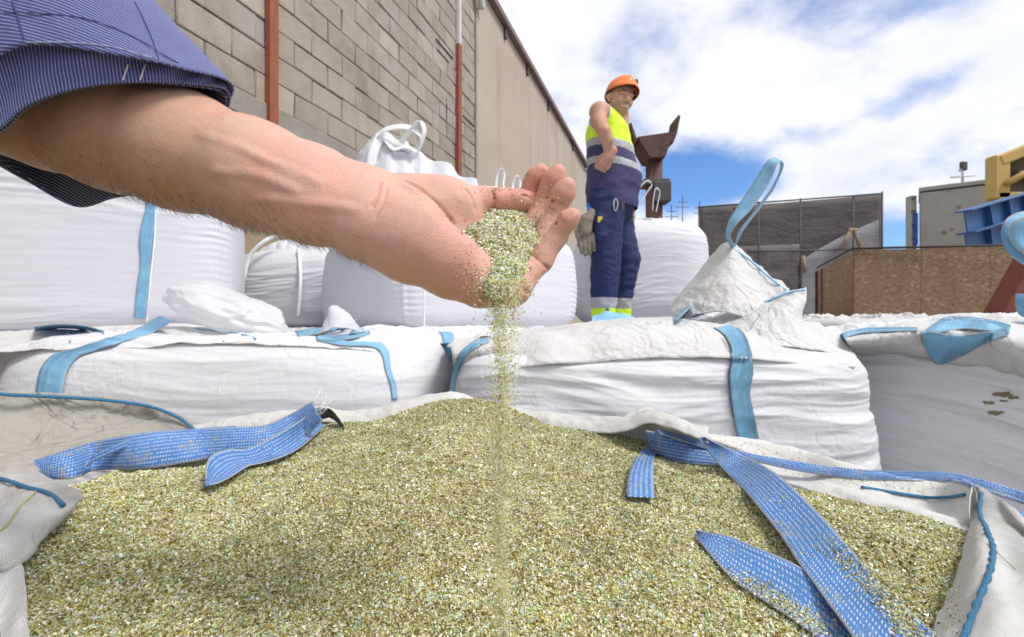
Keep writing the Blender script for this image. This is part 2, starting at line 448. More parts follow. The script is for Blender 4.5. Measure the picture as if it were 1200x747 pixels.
def fabric(name, c=(.80, .80, .82), weave=.0016, dirt=.25, crease=.0, transl=.12, wb=.00025):
    """woven polypropylene: uv in metres"""
    m_, t = material(name); uv = t.n('ShaderNodeUVMap').outputs[0]; oc = t.n('ShaderNodeTexCoord').outputs['Object']
    sp = t.n('ShaderNodeSeparateXYZ', {0: uv})
    k = 2*math.pi/weave
    wx = t.m('SINE', t.m('MULTIPLY', sp.outputs[0], k)); wy = t.m('SINE', t.m('MULTIPLY', sp.outputs[1], k))
    wv = t.m('MULTIPLY', wx, wy)
    # bundles of tape: a coarser, irregular ribbing
    n0 = t.noise(t.n('ShaderNodeMapping', {0: uv, 3: (25, 420, 1)}).outputs[0], 1, 3).outputs[0]
    nd = t.noise(oc, 5, 8, .65).outputs[0]; nf = t.noise(oc, 38, 6, .6).outputs[0]
    col = t.mix(t.m('MULTIPLY', t.smap(nd, .5, .8), dirt), c, (.42, .37, .28))
    col = t.mix(t.m('MULTIPLY', t.smap(nf, .56, .78), dirt*.5), col, (.5, .46, .38))
    col = t.mix(t.m('MULTIPLY', n0, .22), col, (.62, .63, .68))
    h = t.m('ADD', t.m('MULTIPLY', wv, .5), t.m('MULTIPLY', n0, 1.4))
    nr = bump(t, h, wb)
    if crease:
        # soft creases: folded-over noise, in patches
        c1 = t.m('ABSOLUTE', t.m('SUBTRACT', t.noise(oc, 11, 4, .5, .8).outputs[0], .5)); c2 = t.m('ABSOLUTE', t.m('SUBTRACT', t.noise(oc, 27, 3, .5, .5).outputs[0], .5))
        hh = t.m('ADD', t.smap(c1, 0, .12), t.m('MULTIPLY', t.smap(c2, 0, .14), .4))
        nr = bump(t, t.m('MULTIPLY', hh, t.smap(t.noise(oc, 3.5, 3).outputs[0], .38, .62, .25, 1)), crease*2, .8, nr)
    b = bsdf(t, Base_Color=col, Roughness=.48, Normal=nr)
    b.inputs['Specular IOR Level'].default_value = .35
    tr = t.n('ShaderNodeBsdfTranslucent', {0: col, 1: nr})
    finish(t, t.n('ShaderNodeMixShader', {0: transl, 1: b, 2: tr})); return m_

def webbing(name, c, white, cell=.0062, stitch=True, dust=0.0):
    """strap cloth: uv = (across, along) in metres; rows of pale slanting stitches"""
    m_, t = material(name); uv = t.n('ShaderNodeUVMap').outputs[0]; oc = t.n('ShaderNodeTexCoord').outputs['Object']
    sp = t.n('ShaderNodeSeparateXYZ', {0: uv}); U, V = sp.outputs[0], sp.outputs[1]
    wob = t.m('MULTIPLY', t.m('SUBTRACT', t.noise(oc, 60, 2).outputs[0], .5), .0012)
    u = t.m('DIVIDE', t.m('ADD', U, wob), cell); fu = t.m('FRACT', u); iu = t.m('FLOOR', u)
    v = t.m('ADD', t.m('DIVIDE', V, .0043), t.m('ADD', t.m('MULTIPLY', iu, .5), t.m('MULTIPLY', fu, .9)))
    fv = t.m('FRACT', v)
    a = t.m('LESS_THAN', t.m('ABSOLUTE', t.m('SUBTRACT', fu, .5)), .23); bb = t.m('LESS_THAN', fv, .5)
    st = t.m('MULTIPLY', t.m('MULTIPLY', a, bb), t.smap(t.noise(oc, 260, 3).outputs[0], .36, .50))
    rib = t.m('SINE', t.m('MULTIPLY', t.m('ADD', U, t.m('MULTIPLY', V, .55)), 2*math.pi/.0021))
    dd = t.noise(oc, 14, 5, .6).outputs[0]
    base = t.mix(t.smap(rib, -1, 1, .0, .5), c, tuple(x*.62 for x in c))
    base = t.mix(t.smap(dd, .3, .7, 0, .40), base, tuple(min(1, x*1.5+.03) for x in c))
    sk_ = t.noise(t.n('ShaderNodeMapping', {0: uv, 3: (900, 22, 1)}).outputs[0], 1, 3, .6).outputs[0]
    base = t.mix(t.smap(sk_, .35, .65, 0, .55), base, tuple(x*.55 for x in c))
    if stitch: base = t.mix(t.m('MULTIPLY', st, .85), base, white)
    ed = t.n('ShaderNodeSeparateColor', {0: t.n('ShaderNodeAttribute', attribute_name='Col').outputs[0]}).outputs[0]
    if stitch: base = t.mix(t.smap(ed, .90, .97, 0, .75), base, (.50, .50, .48))
    if dust:
        n = t.noise(oc, 22, 6, .7).outputs[0]; fine = t.noise(oc, 420, 2, .6).outputs[0]
        f = t.m('MULTIPLY', t.smap(n, .52, .68), t.m('GREATER_THAN', fine, .5))
        base = t.mix(t.m('MULTIPLY', f, dust), base, (.50, .45, .24))
    h = t.m('ADD', t.m('MULTIPLY', rib, .5), t.m('MULTIPLY', st, .8))
    b = bsdf(t, Base_Color=base, Roughness=.42, Normal=bump(t, h, .0005))
    tr = t.n('ShaderNodeBsdfTranslucent', {0: base})
    finish(t, t.n('ShaderNodeMixShader', {0: .15, 1: b, 2: tr})); return m_

M = {}
M['bag'] = fabric('bag_weave', (.80, .80, .83), dirt=.10, crease=.0006)
M['bag_clean'] = fabric('clean_bag_weave', (.73, .73, .79), dirt=.03, weave=.002)
M['bag_top'] = fabric('bag_top_weave', (.78, .77, .76), dirt=.35, crease=.0025, transl=.2)
M['bag_grey'] = fabric('grey_bag_weave', (.66, .66, .68), dirt=.2)
M['hem'] = fabric('near_bag_weave', (.82, .81, .78), weave=.0028, dirt=.35, crease=.001, wb=.0006, transl=.22)
M['liner'] = fabric('old_liner_weave', (.50, .465, .40), weave=.0028, dirt=.6, crease=.003, wb=.0005, transl=.3)
M['strap'] = webbing('webbing_blue', (.085, .27, .70), (.72, .78, .86), dust=.9)
M['strap_light'] = webbing('webbing_pale', (.26, .60, .97), (.42, .70, .95), cell=.004)
M['strap_white'] = plain('webbing_white', (.82, .82, .84), .5, bmp=.001, nscale=60)
M['cord'] = plain('cord_blue', (.04, .21, .40), .7, var=.7, nscale=260, bmp=.002)
M['render'] = None
def m_block():
    m_, t = material('concrete_block'); oc = t.n('ShaderNodeTexCoord').outputs['Object']
    n1 = t.noise(oc, 1.3, 5, .6).outputs[0]; n2 = t.noise(oc, 34, 8, .7).outputs[0]; n3 = t.noise(oc, 6, 6, .6).outputs[0]
    v = t.n('ShaderNodeTexVoronoi', {'Vector': oc, 'Scale': 95}).outputs[0]
    c = t.mix(n3, (.285, .245, .20), (.44, .39, .33)); c = t.mix(t.smap(n1, .45, .7, 0, .5), c, (.44, .42, .39))
    c = t.mix(t.smap(t.noise(oc, .8, 7, .65).outputs[0], .33, .5, .55, 0), c, (.17, .145, .115))
    at = t.n('ShaderNodeAttribute', attribute_name='Col').outputs[0]
    c = t.mix(.8, c, at, 'MULTIPLY')
    c = t.mix(t.smap(v, .05, .3, .45, 0), c, (.16, .145, .12)); c = t.mix(t.smap(n2, .55, .75, 0, .4), c, (.47, .45, .41))
    nr = bump(t, t.m('ADD', t.noise(oc, 50, 3, .5).outputs[0], t.m('MULTIPLY', v, .5)), .0035)
    finish(t, bsdf(t, Base_Color=c, Roughness=.95, Normal=nr)); return m_
M['block'] = m_block()
def m_render():
    m_, t = material('wall_render'); oc = t.n('ShaderNodeTexCoord').outputs['Object']
    big = t.noise(t.n('ShaderNodeMapping', {0: oc, 3: (.35, .35, 1.0), 2: (.25, .1, 0)}).outputs[0], 1.3, 7, .62, .4).outputs[0]
    st = t.noise(t.n('ShaderNodeMapping', {0: oc, 3: (2.2, 2.2, .16)}).outputs[0], 1.5, 6, .6).outputs[0]
    f = t.noise(oc, 22, 8, .7).outputs[0]; fb_ = t.noise(oc, 14, 3, .5).outputs[0]
    c = t.mix(big, (.37, .315, .255), (.50, .44, .375)); c = t.mix(t.smap(st, .48, .72, 0, .45), c, (.25, .215, .18))
    c = t.mix(t.smap(f, .5, .8, 0, .3), c, (.52, .47, .40))
    finish(t, bsdf(t, Base_Color=c, Roughness=.95, Normal=bump(t, fb_, .003))); return m_
M['render'] = m_render()
M['plinth'] = plain('earthy_render', (.30, .235, .15), .95, var=.3, nscale=3, bmp=.01, dirt=(.20, .18, .15), dscale=1.6, dth=.45)
M['beam'] = plain('grey_concrete', (.27, .25, .215), .95, var=.25, nscale=4, bmp=.006, dirt=(.17, .15, .12), dscale=3)
M['primer'] = plain('orange_primer', (.27, .08, .033), .7, var=.35, nscale=7, bmp=.002, dirt=(.18, .06, .03), dscale=9, dth=.6)
M['rust'] = plain('rusty_steel', (.11, .055, .045), .85, var=.4, nscale=6, bmp=.01, dirt=(.05, .03, .03), dscale=4, dth=.5)
M['dark'] = plain('dark_metal', (.06, .055, .055), .6, var=.3)
M['coping'] = plain('coping_sheet', (.20, .13, .125), .6, var=.25, nscale=3)
M['pipe_white'] = plain('pale_pipe', (.6, .58, .55), .5, var=.15)
M['ground'] = plain('yard_ground', (.20, .18, .155), .95, var=.35, nscale=1.5, bmp=.02, dirt=(.30, .27, .22), dscale=.7)

# ------------------------------------------------------------------ ground
n = 81; q = np.linspace(-1, 1, n); q = np.sign(q)*np.abs(q)**3*900
gx, gy = np.meshgrid(q, q, indexing='ij'); gz = 0*gx
g = mk('ground', np.stack([gx, gy, gz], -1), grid_faces(n, n)[:, ::-1], M['ground'], uv=None, loc=(0, 0, 0)); tag(g, kind='structure')

# ------------------------------------------------------------------ the long wall
TAN, CW = .317, 2.967
def wy(px): return CW/(TAN-(px-600)/F)
def wx(Y): return TAN*Y-CW
wd = np.array([TAN, 1, 0]); wd /= np.linalg.norm(wd); wn = np.array([wd[1], -wd[0], 0])      # along, outwards (to the yard)
WR = np.stack([wd, wn, [0, 0, 1.]])          # rows
W0 = np.array([-CW, 0, 0])
def WP(s, o, z): return W0+wd*s+wn*o+np.array([0, 0, z])
def sY(Y): return Y/wd[1]
zb, zt = H+1.56, H+5.08
s_end = sY(wy(556)); s_far = sY(27)
wall = thing('wall', WP(6, 0, 0), 'long grey concrete block wall with orange steel posts and smooth render at its far end', 'wall')
mb = MB(); r = np.random.default_rng(11); cols = []
cz = zb; row = 0
while cz < zt-.01:
    hh = min(.2, zt-cz); s = -3+(row % 2)*.2
    while s < s_end-.02:
        e = min(s+.4, s_end)
        o_ = r.normal(0, .003); c_ = WP((s+e)/2, -.1+o_, cz+hh/2)+0
        k = mb.n
        mb.box(c_+wn*0, (e-s-.004-r.random()*.009, .2, hh-.004-r.random()*.009), WR, .007)
        mb.V[-1] = mb.V[-1]+r.normal(0, .0030, mb.V[-1].shape)
        cols.append(np.full((mb.n-k, 3), .78+.3*r.random()))
        s += .4
    cz += .2; row += 1
mb.build('blockwork', M['block'], wall, smooth=False, col=np.vstack(cols))
mt = MB(); mt.box(WP((-3+s_end)/2, -.105, (zb+zt)/2), (s_end+3, .17, zt-zb), WR); mt.build('mortar', plain('mortar', (.25, .22, .18), .95, bmp=.01, nscale=9), wall)
mt = MB(); mt.box(WP((-3+s_end)/2, -.09, zb-.085), (s_end+3, .22, .17), WR, .01); mt.build('ring_beam', M['beam'], wall)
mt = MB(); mt.box(WP((-3+s_end)/2, -.1, (zb-.172)/2), (s_end+3, .2, zb-.172), WR, .01); mt.build('lower_wall', M['plinth'], wall)
mt = MB(); mt.box(WP((s_end+.05+s_far)/2, -.1, (zt-.05)/2), (s_far-s_end-.05, .24, zt-.05), WR, .01); mt.build('rendered_wall', M['render'], wall)
mt = MB(); mt.box(WP(s_end+.025, -.1, (zb+zt)/2), (.05, .16, zt-zb), WR, .004); mt.build('joint', M['dark'], wall)
mt = MB()
mt.box(WP((s_end+s_far*.62)/2+.4, -.03, zt+.0), (s_far*.62-s_end, .3, .11), WR, .01); mt.build('coping', M['coping'], wall)
mt = MB(); mt.box(WP((s_far*1.62)/2+.4, -.04, zt-.025), (s_far*.38-.9, .26, .05), WR, .01); mt.build('thin_coping', M['coping'], wall)
for s in (9.3, 10.7, 12.5, 15.5, 19):
    mt = MB(); mt.box(WP(s, .045, zt-.14), (.07, .05, .22), WR, .01); mt.build('bracket', M['dark'], wall)
mt = MB(); mt.tube([WP(15, .05, zt-.05), WP(17, .07, zt-.2), WP(19, .05, zt-.1), WP(23, .06, zt-.22), WP(26, .05, zt-.12)], .018, 6, 40); mt.build('cable', M['dark'], wall)
def post(px, w_, z0, z1, mat, nm='steel_post'):
    s = sY(wy(px)); mt = MB()
    mt.box(WP(s, .028, (z0+z1)/2), (w_, .05, z1-z0), WR, .003); return mt.build(nm, mat, wall)
post(315, .085, zb-.14, zt-.1, M['primer'])
post(535.5, .10, H+.9, H+5.08-1.35, M['primer'])
p2 = post(535.5, .075, H+5.08-1.345, zt+.1, M['pipe_white'], 'pale_post')
mt = MB(); s = sY(wy(545)); mt.tube([WP(s+.25, .06, zt+.2), WP(s+.2, .09, zt-.05), WP(s+.46, .08, zt-.45)], .045, 8, 16); mt.build('down_pipe', M['pipe_white'], wall)
# dark cracks: missing mortar
def crack(px, py, L, vert=True):
    s = sY(wy(px)); Y = wy(px); z = H-(py-373.5)/F*Y; mt = MB()
    mt.box(WP(s, -.02, z), (.018, .06, L) if vert else (L, .06, .022), WR, .002); mt.build('gap', M['dark'], wall)
crack(521, 58, .5, False); crack(519, 66, .35, False); crack(549, 142, .42, False); crack(523, 132, .2)

# ------------------------------------------------------------------ far things
def m_osb():
    m_, t = material('strand_board'); oc = t.n('ShaderNodeTexCoord').outputs['Object']
    mp = t.n('ShaderNodeMapping', {0: oc, 3: (13, 13, 22), 2: (0, .7, 0)}).outputs[0]
    v = t.n('ShaderNodeTexVoronoi', {'Vector': t.n('ShaderNodeVectorMath', {0: mp, 1: t.n('ShaderNodeVectorMath', {0: t.noise(oc, 3, 3).outputs[1], 3: 2.5}, operation='SCALE').outputs[0]}, operation='ADD').outputs[0], 'Scale': 1.6}).outputs[1]
    g_ = t.n('ShaderNodeSeparateColor', {0: v}).outputs[0]
    big = t.noise(t.n('ShaderNodeMapping', {0: oc, 3: (1.4, 1, .45)}).outputs[0], 1.4, 5, .6).outputs[0]
    c = t.ramp(g_, [(0, (.17, .105, .058)), (.35, (.215, .137, .076)), (.7, (.255, .166, .094)), (.93, (.28, .19, .115)), (1, (.38, .29, .20))])
    c = t.mix(t.smap(big, .42, .62, 0, .45), c, (.17, .098, .055))
    finish(t, bsdf(t, Base_Color=c, Roughness=.8, Normal=bump(t, g_, .003))); return m_
M['osb'] = m_osb()
M['board_edge'] = plain('board_frame', (.06, .042, .035), .85, var=.3, nscale=4)
fen = thing('board_fence', P(1080, 373.5, 10)*[1, 1, 0], 'brown strand board site fence behind the right hand bags', 'fence')
fx0 = P(1000, 0, 10)[0]; top = P(0, 293, 10)[2]
xs = [fx0, fx0+1.22, fx0+2.44, fx0+3.66, fx0+4.88, fx0+6.1]
for i in range(5):
    mb = MB(); mb.box(((xs[i]+xs[i+1])/2, 10-.12*i-.06, (top+.022*i)/2), (1.222, .03, top+.022*i), rz(-.098), .003); mb.build('board_panel', M['osb'], fen)
    if i in (1,):
        mb = MB(); mb.box((xs[i]-.1, 9.93, top/2+.3), (.035, .04, top-.6)); mb.build('batten', M['board_edge'], fen)
a = P(957, 318, 11.6); b = P(1000, 295, 10); c_ = (a+b)/2; L = np.linalg.norm((b-a)[:2]); an = math.atan2((b-a)[1], (b-a)[0])
mb = MB(); n_ = 12; uu = np.linspace(0, 1, n_)
G = np.stack([np.stack([a[0]+(b[0]-a[0])*uu, a[1]+(b[1]-a[1])*uu, 0*uu], 1), np.stack([a[0]+(b[0]-a[0])*uu, a[1]+(b[1]-a[1])*uu, a[2]+(b[2]-a[2])*uu], 1)], 0)
sheet('side_panel', G, M['osb'], fen, .03)
mb = MB(); mb.tube([P(957, 314, 11.55), P(1000, 291, 9.96)], .022, 4); mb.tube([P(1000, 291.5, 9.96), P(1330, 284, 9.3)], .022, 4); mb.build('top_rail', M['board_edge'], fen)
for px, py, Y in ((957, 318, 11.55), (964, 315, 11.3)):
    p = P(px, py, Y); mb = MB(); mb.box((p[0], p[1], p[2]/2), (.05, .05, p[2]), None, .004); mb.build('fence_post', M['board_edge'], fen)

# sheeted scaffold
def m_net(nm, c, c2):
    m_, t = material(nm); oc = t.n('ShaderNodeTexCoord').outputs['Object']
    n = t.noise(t.n('ShaderNodeMapping', {0: oc, 3: (1, 1, 2.5)}).outputs[0], .5, 6, .6).outputs[0]; n2 = t.noise(oc, 6, 4).outputs[0]
    col = t.mix(n, c, c2); col = t.mix(t.m('MULTIPLY', n2, .25), col, c)
    finish(t, bsdf(t, Base_Color=col, Roughness=.85, Normal=bump(t, t.m('ADD', n, t.m('MULTIPLY', n2, .2)), .15))); return m_
M['net'] = m_net('dark_netting', (.085, .075, .075), (.115, .10, .10))
M['net_pale'] = m_net('pale_netting', (.20, .195, .22), (.27, .265, .29))
M['net_mid'] = m_net('mid_netting', (.125, .115, .12), (.15, .14, .145))
Yn = 25
sf = thing('sheeted_scaffold', P(930, 373.5, Yn)*[1, 1, 0], 'large scaffold structure wrapped in dark brown netting beyond the board fence', 'scaffold')
def netq(name, tl, tr, bl, br, mat, dy=0, n=30, m=30, amp=.05, sag=.0):
    A = PL([(tl[0], tl[1], Yn+dy)])[0]; B = PL([(tr[0], tr[1], Yn+dy)])[0]; Cc = PL([(bl[0], bl[1], Yn+dy)])[0]; D = PL([(br[0], br[1], Yn+dy)])[0]
    u = np.linspace(0, 1, m)[None, :, None]; v = np.linspace(0, 1, n)[:, None, None]
    G = (A*(1-u)+B*u)*(1-v)+(Cc*(1-u)+D*u)*v
    G[..., 1] += amp*fbm(G[..., 0]*.8, G[..., 2]*.8, 3, 3)*2; G[..., 2] -= sag*(4*u*(1-u))[..., 0]*(1-v)[..., 0]
    return sheet(name, G, mat, sf, .02)
netq('netting', (819, 243), (1035, 227), (819, 470), (1027, 470), M['net'], 0, sag=.08)
# paler lower sheet, cut on the slant
Lr = [P(945, 470, Yn-.3), P(945, 310, Yn-.3)]
cur = PL([(938, 306, Yn-.2), (960, 292, Yn-.2), (985, 278, Yn-.2), (1010, 266, Yn-.2), (1029, 258, Yn-.2)])
top_ = catmull(cur, 30); bot = top_.copy(); bot[:, 2] = 0
G = np.stack([top_*(1-v)+bot*v for v in np.linspace(0, 1, 12)], 0); G[..., 1] += .04*fbm(G[..., 0], G[..., 2], 1, 2)
sheet('pale_sheet', G, M['net_pale'], sf, .02)
netq('lower_sheet', (842, 290), (938, 286), (842, 470), (938, 470), M['net_mid'], -.12)
for px, y0 in ((819, 243), (889, 238), (938, 234), (1000, 231), (1034, 226)):
    mb = MB(); p = P(px, y0, Yn-.35); mb.tube([(p[0], p[1], 0), p+[0, 0, .06]], .035, 6); mb.build('standard', M['dark'], sf)
for y0, y1 in ((296, 292), (243, 227)):
    mb = MB(); mb.tube([P(842 if y0 > 250 else 819, y0, Yn-.42), P(1034, y1, Yn-.42)], .04, 6); mb.build('ledger', M['dark'], sf)
for a, b in (((985, 293), (998, 268)), ((1001, 268), (1008, 292)), ((995, 270), (1004, 270)), ((941, 300), (943, 320))):
    mb = MB(); mb.tube([P(*a, Yn-.6), P(*b, Yn-.6)], .10, 4); mb.build('timber_brace', plain('timber', (.30, .22, .15), .8), sf)
mb = MB(); c_ = P(927, 430, Yn+4)
A = P(822, 380, Yn+.6); B = P(1026, 380, Yn+.6)
mb.box(((A[0]+B[0])/2, Yn+3.2, 2.8), (B[0]-A[0], 5, 5.6)); mb.build('inner_frame', M['net'], sf)

# tall grey block, yellow machine, blue girders
def m_stain(nm, c, st):
    m_, t = material(nm); oc = t.n('ShaderNodeTexCoord').outputs['Object']
    n = t.noise(oc, .9, 8, .65).outputs[0]; s_ = t.noise(t.n('ShaderNodeMapping', {0: oc, 3: (2, 2, .3)}).outputs[0], 1.2, 6, .6).outputs[0]
    v = t.n('ShaderNodeTexVoronoi', {'Vector': oc, 'Scale': 1.1}).outputs[0]
    col = t.mix(n, tuple(x*.8 for x in c), tuple(x*1.15 for x in c)); col = t.mix(t.smap(s_, .5, .75, 0, .35), col, st); col = t.mix(t.smap(v, .06, .2, .8, 0), col, tuple(x*.5 for x in st))
    finish(t, bsdf(t, Base_Color=col, Roughness=.85, Normal=bump(t, n, .03))); return m_
M['tank'] = m_stain('grey_panel', (.33, .315, .28), (.25, .19, .10))
Yt = 30
tw = thing('silo_building', P(1115, 373.5, Yt)*[1, 1, 0], 'tall plain grey concrete block building with a dark narrow side', 'building')
A = P(1078, 220, Yt); B = P(1180, 207, Yt); z = (A[2]+B[2])/2
z = A[2]; fd_ = np.array([.79, -.62, 0]); sd_ = np.array([.62, .79, 0]); cT = A*[1, 1, 0]+fd_*2+sd_*2; RT = np.stack([fd_, sd_, [0, 0, 1]])
mb = MB(); mb.box(cT+[0, 0, z/2-.15], (4, 4, z-.3), RT, .08); mb.build('wall', M['tank'], tw)
mb = MB(); mb.box(cT+[0, 0, z-.12], (4.1, 4.1, .24), RT, .03); mb.build('roof', M['tank'], tw)
mb = MB(); a = P(1075.5, 225, Yt); mb.box((a[0], Yt+.5, z/2-.1), (.3, .5, z-.6), None, .02); mb.build('side_column', M['tank'], tw)
mb = MB(); mb.box((a[0]+.02, Yt+.22, P(0, 268, Yt)[2]), (.26, .14, 1.9), None, .05); mb.build('blue_sheet', plain('blue_tarp', (.03, .06, .35), .6), tw)
for zz in np.linspace(4.3, z-.6, 6):
    mb = MB(); mb.box((a[0]-.16, Yt+.1, zz), (.14, .2, .12), None, .01); mb.build('rung', M['dark'], tw)
bc = thing('roof_mast', P(1128, 206, Yt), 'small antenna mast on top of the tall grey building', 'antenna')
mb = MB(); mb.tube([P(1128, 216, Yt-1), P(1128, 192, Yt-1)], .07, 6); mb.build('mast', M['pipe_white'], bc)
mb = MB(); mb.tube([P(1114, 208, Yt-1), P(1142, 206, Yt-1)], .05, 6); mb.tube([P(1124, 200, Yt-1), P(1133, 198, Yt-1)], .08, 6); mb.build('cross_arm', M['pipe_white'], bc)
mb = MB(); p = P(1129, 195, Yt-1); mb.box(p, (.35, .25, .5), None, .08); mb.build('sensor_head', M['dark'], bc)

M['yellow'] = plain('worn_yellow', (.48, .33, .09), .65, var=.2, nscale=2.5, bmp=.01, dirt=(.30, .22, .10), dscale=1.4)
Yy = 20
ym = thing('crusher_machine', P(1190, 373.5, Yy)*[1, 1, 0], 'faded yellow industrial machine housing behind the blue girders', 'machine')
mb = MB()
prof = [(1162, 183), (1200, 167), (1240, 150), (1240, 228), (1162, 233)]
mb.box((P(1176, 0, Yy)[0], Yy+.25, P(0, 207, Yy)[2]), (P(1183, 0, Yy)[0]-P(1164, 0, Yy)[0], .5, (233-181)/F*Yy), None, .06)
mb.build('side_post', M['yellow'], ym)
a, b = P(1160, 184, Yy), P(1250, 147, Yy); mid = (a+b)/2; ang = math.atan2(b[2]-a[2], b[0]-a[0])
R_ = np.array([[math.cos(ang), 0, math.sin(ang)], [0, 1, 0], [-math.sin(ang), 0, math.cos(ang)]])
mb = MB(); mb.box(mid+[.3, .25, -.2], (np.linalg.norm(b-a)-.3, .56, .42), R_, .05); mb.build('top_beam', M['yellow'], ym)
mb = MB(); a, b = P(1180, 215, Yy-.1), P(1225, 190, Yy-.1); mb.tube([a, b], .13, 6); mb.build('strut', M['yellow'], ym)
mb = MB(); mb.box((P(1245, 0, Yy)[0], Yy+.9, P(0, 205, Yy)[2]), (3.2, .5, 2.2), None, .05); mb.build('back_plate', plain('machine_inside', (.11, .085, .06), .8, var=.4), ym)
mb = MB(); mb.box((P(1220, 0, Yy)[0], Yy+.25, P(0, 229, Yy)[2]), (3.3, .5, .28), None, .04); mb.build('bottom_beam', M['yellow'], ym)
for px in (1192, 1212): 
    mb = MB(); mb.tube([P(px, 206, Yy+.3), P(px, 206, Yy+.9)], .22, 10); mb.build('bearing', M['dark'], ym)
for px in (1176, 1240):
    mb = MB(); mb.box((P(px, 0, Yy)[0], Yy+.25, P(0, 232, Yy)[2]/2-.05), (.3, .3, P(0, 232, Yy)[2]-.1), None, .03); mb.build('leg', M['yellow'], ym)
M['blue_steel'] = plain('blue_paint', (.025, .10, .26), .5, var=.25, nscale=2, dirt=(.05, .09, .16), dscale=1.5)
Yb = 14
def girder(lab, p0, p1, nm='steel_girder'):
    """I-beam running away to the right; p = (px, py, Y) of the top edge"""
    a, b = P(*p0), P(*p1); d = b-a; L = np.linalg.norm(d); d /= L; s_ = np.cross(d, [0, 0, 1]); s_ /= np.linalg.norm(s_); u_ = np.cross(s_, d)
    R_ = np.stack([d, s_, u_]); m_ = (a+b)/2
    o = thing(nm, a, lab, 'girder', 'blue steel girders')
    for nm2, off, dim in (('top_flange', -.02, (L, .42, .04)), ('web', -.32, (L-.02, .04, .555)), ('bottom_flange', -.62, (L, .42, .04))):
        mb = MB(); mb.box(m_+u_*off, dim, R_, .004); mb.build(nm2, M['blue_steel'], o)
    for k in range(1, 8):
        mb = MB(); mb.box(a+d*(L*k/8)+u_*-.32, (.03, .34, .553), R_, .003); mb.build('stiffener', M['blue_steel'], o)
    return o
girder('upper blue painted steel girder reaching in from the right', (1129, 247, Yb), (1290, 200, Yb+2.4))
girder('lower blue painted steel girder below the upper one', (1130, 273, Yb+.2), (1290, 236, Yb+2.6))
mb = MB()
for zz, xx in ((0, 1150), (0, 1195)):
    p = P(xx, 293, Yb+1.2); mb.box((p[0], p[1], p[2]/2-.06), (.35, .35, p[2]-.12), None, .01)
st = mb.build('girder_trestle', M['blue_steel']); tag(st, 'pair of blue steel trestle legs carrying the girders, mostly behind the fence', 'trestle')

# rusty column with a forked head
Yc = 6.5
rc = thing('rusty_column', P(765, 373.5, Yc)*[1, 1, 0], 'dark rusty steel column with a forked Y head behind the worker', 'column')
p = P(766.5, 180, Yc)
mb = MB(); mb.tube([(p[0], Yc, 0), (p[0], Yc, p[2])], .105, 16); mb.build('shaft', M['rust'], rc)
mb = MB(); A = [P(742, 168, Yc), P(757, 188, Yc), P(776, 188, Yc), P(787, 160, Yc)]
# trough: tapering hopper head
prf = np.array([P(743, 167, Yc), P(785, 161, Yc), P(774, 190, Yc), P(757, 190, Yc)])
Vv = np.vstack([prf+[0, -.2, 0], prf+[0, .2, 0]]); Fq = [[0, 3, 2, 1], [4, 5, 6, 7], [0, 1, 5, 4], [1, 2, 6, 5], [2, 3, 7, 6], [3, 0, 4, 7]]
mb.add(Vv, np.array(Fq)); mb.build('hopper_head', M['rust'], rc, smooth=False)
for pts in (((743, 170), (736, 150), (734, 151), (741, 173)), ((781, 170), (787, 158), (790, 141), (792, 143), (788, 163), (784, 173))):
    q = np.array([P(x, y, Yc) for x, y in pts]); k = len(q)
    V = np.vstack([q+[0, -.18, 0], q+[0, .18, 0]])
    Fs = [np.array([[i, (i+1) % k, (i+1) % k+k, i+k] for i in range(k)])]
    if k == 4: Fs[0] = np.vstack([Fs[0], [[3, 2, 1, 0], [4, 5, 6, 7]]])
    else: Fs[0] = np.vstack([Fs[0], [[0, 5, 4, 1], [1, 4, 3, 2], [6, 7, 10, 11], [7, 8, 9, 10]]])
    mk('fork_arm', V, Fs[0], M['rust'], rc, smooth=False)
mb = MB(); p = P(767, 216, Yc); mb.box(p, (.32, .26, .08), None, .01); mb.build('collar_plate', M['dark'], rc)
p = P(770, 228, Yc); mb = MB(); mb.box((p[0]+.02, Yc-.05, p[2]), (.22, .25, .25), None, .01); mb.build('collar_box', M['dark'], rc)

# distant masts on the horizon
for k, (px, y0, y1, lab) in enumerate(((787, 240, 252, 'short thin mast far off, left of the wider lattice'), (800, 229, 252, 'tallest thin mast far off above the white bag'), (820, 236, 252, 'thin distant mast nearest the dark netting'))):
    o = thing('distant_mast', P(px, 373.5, 60)*[1, 1, 0], lab, 'mast', 'thin masts on the skyline')
    t0 = P(px, y0, 60); mb = MB(); mb.tube([(t0[0], t0[1], 0), t0], .06, 5); mb.build('pole', M['dark'], o)
    mb = MB(); mb.tube([t0+[-.8, 0, -1.4], t0+[.8, 0, -1.4]], .04, 5); mb.tube([t0+[-.6, 0, -.8], t0+[.6, 0, -.8]], .04, 5); mb.build('cross_bar', M['dark'], o)
# rust red beam leaning on the right
a, b = P(1168, 372, 3.0), P(1207, 306, 2.75); d = b-a; d /= np.linalg.norm(d); a = a-d*(a[2]/d[2]) if False else a-d*.9
s_ = np.cross(d, [0, -1, 0]); s_ /= np.linalg.norm(s_); R_ = np.stack([d, s_, np.cross(d, s_)])
mb = MB(); L = 2.6; mb.box(a+d*L/2, (L, .1, .1), R_, .006)
o = mb.build('leaning_beam', plain('red_oxide', (.20, .055, .035), .7, var=.3, nscale=5, dirt=(.12, .05, .04))); tag(o, 'red oxide painted steel beam leaning up to the right behind the bags', 'beam')

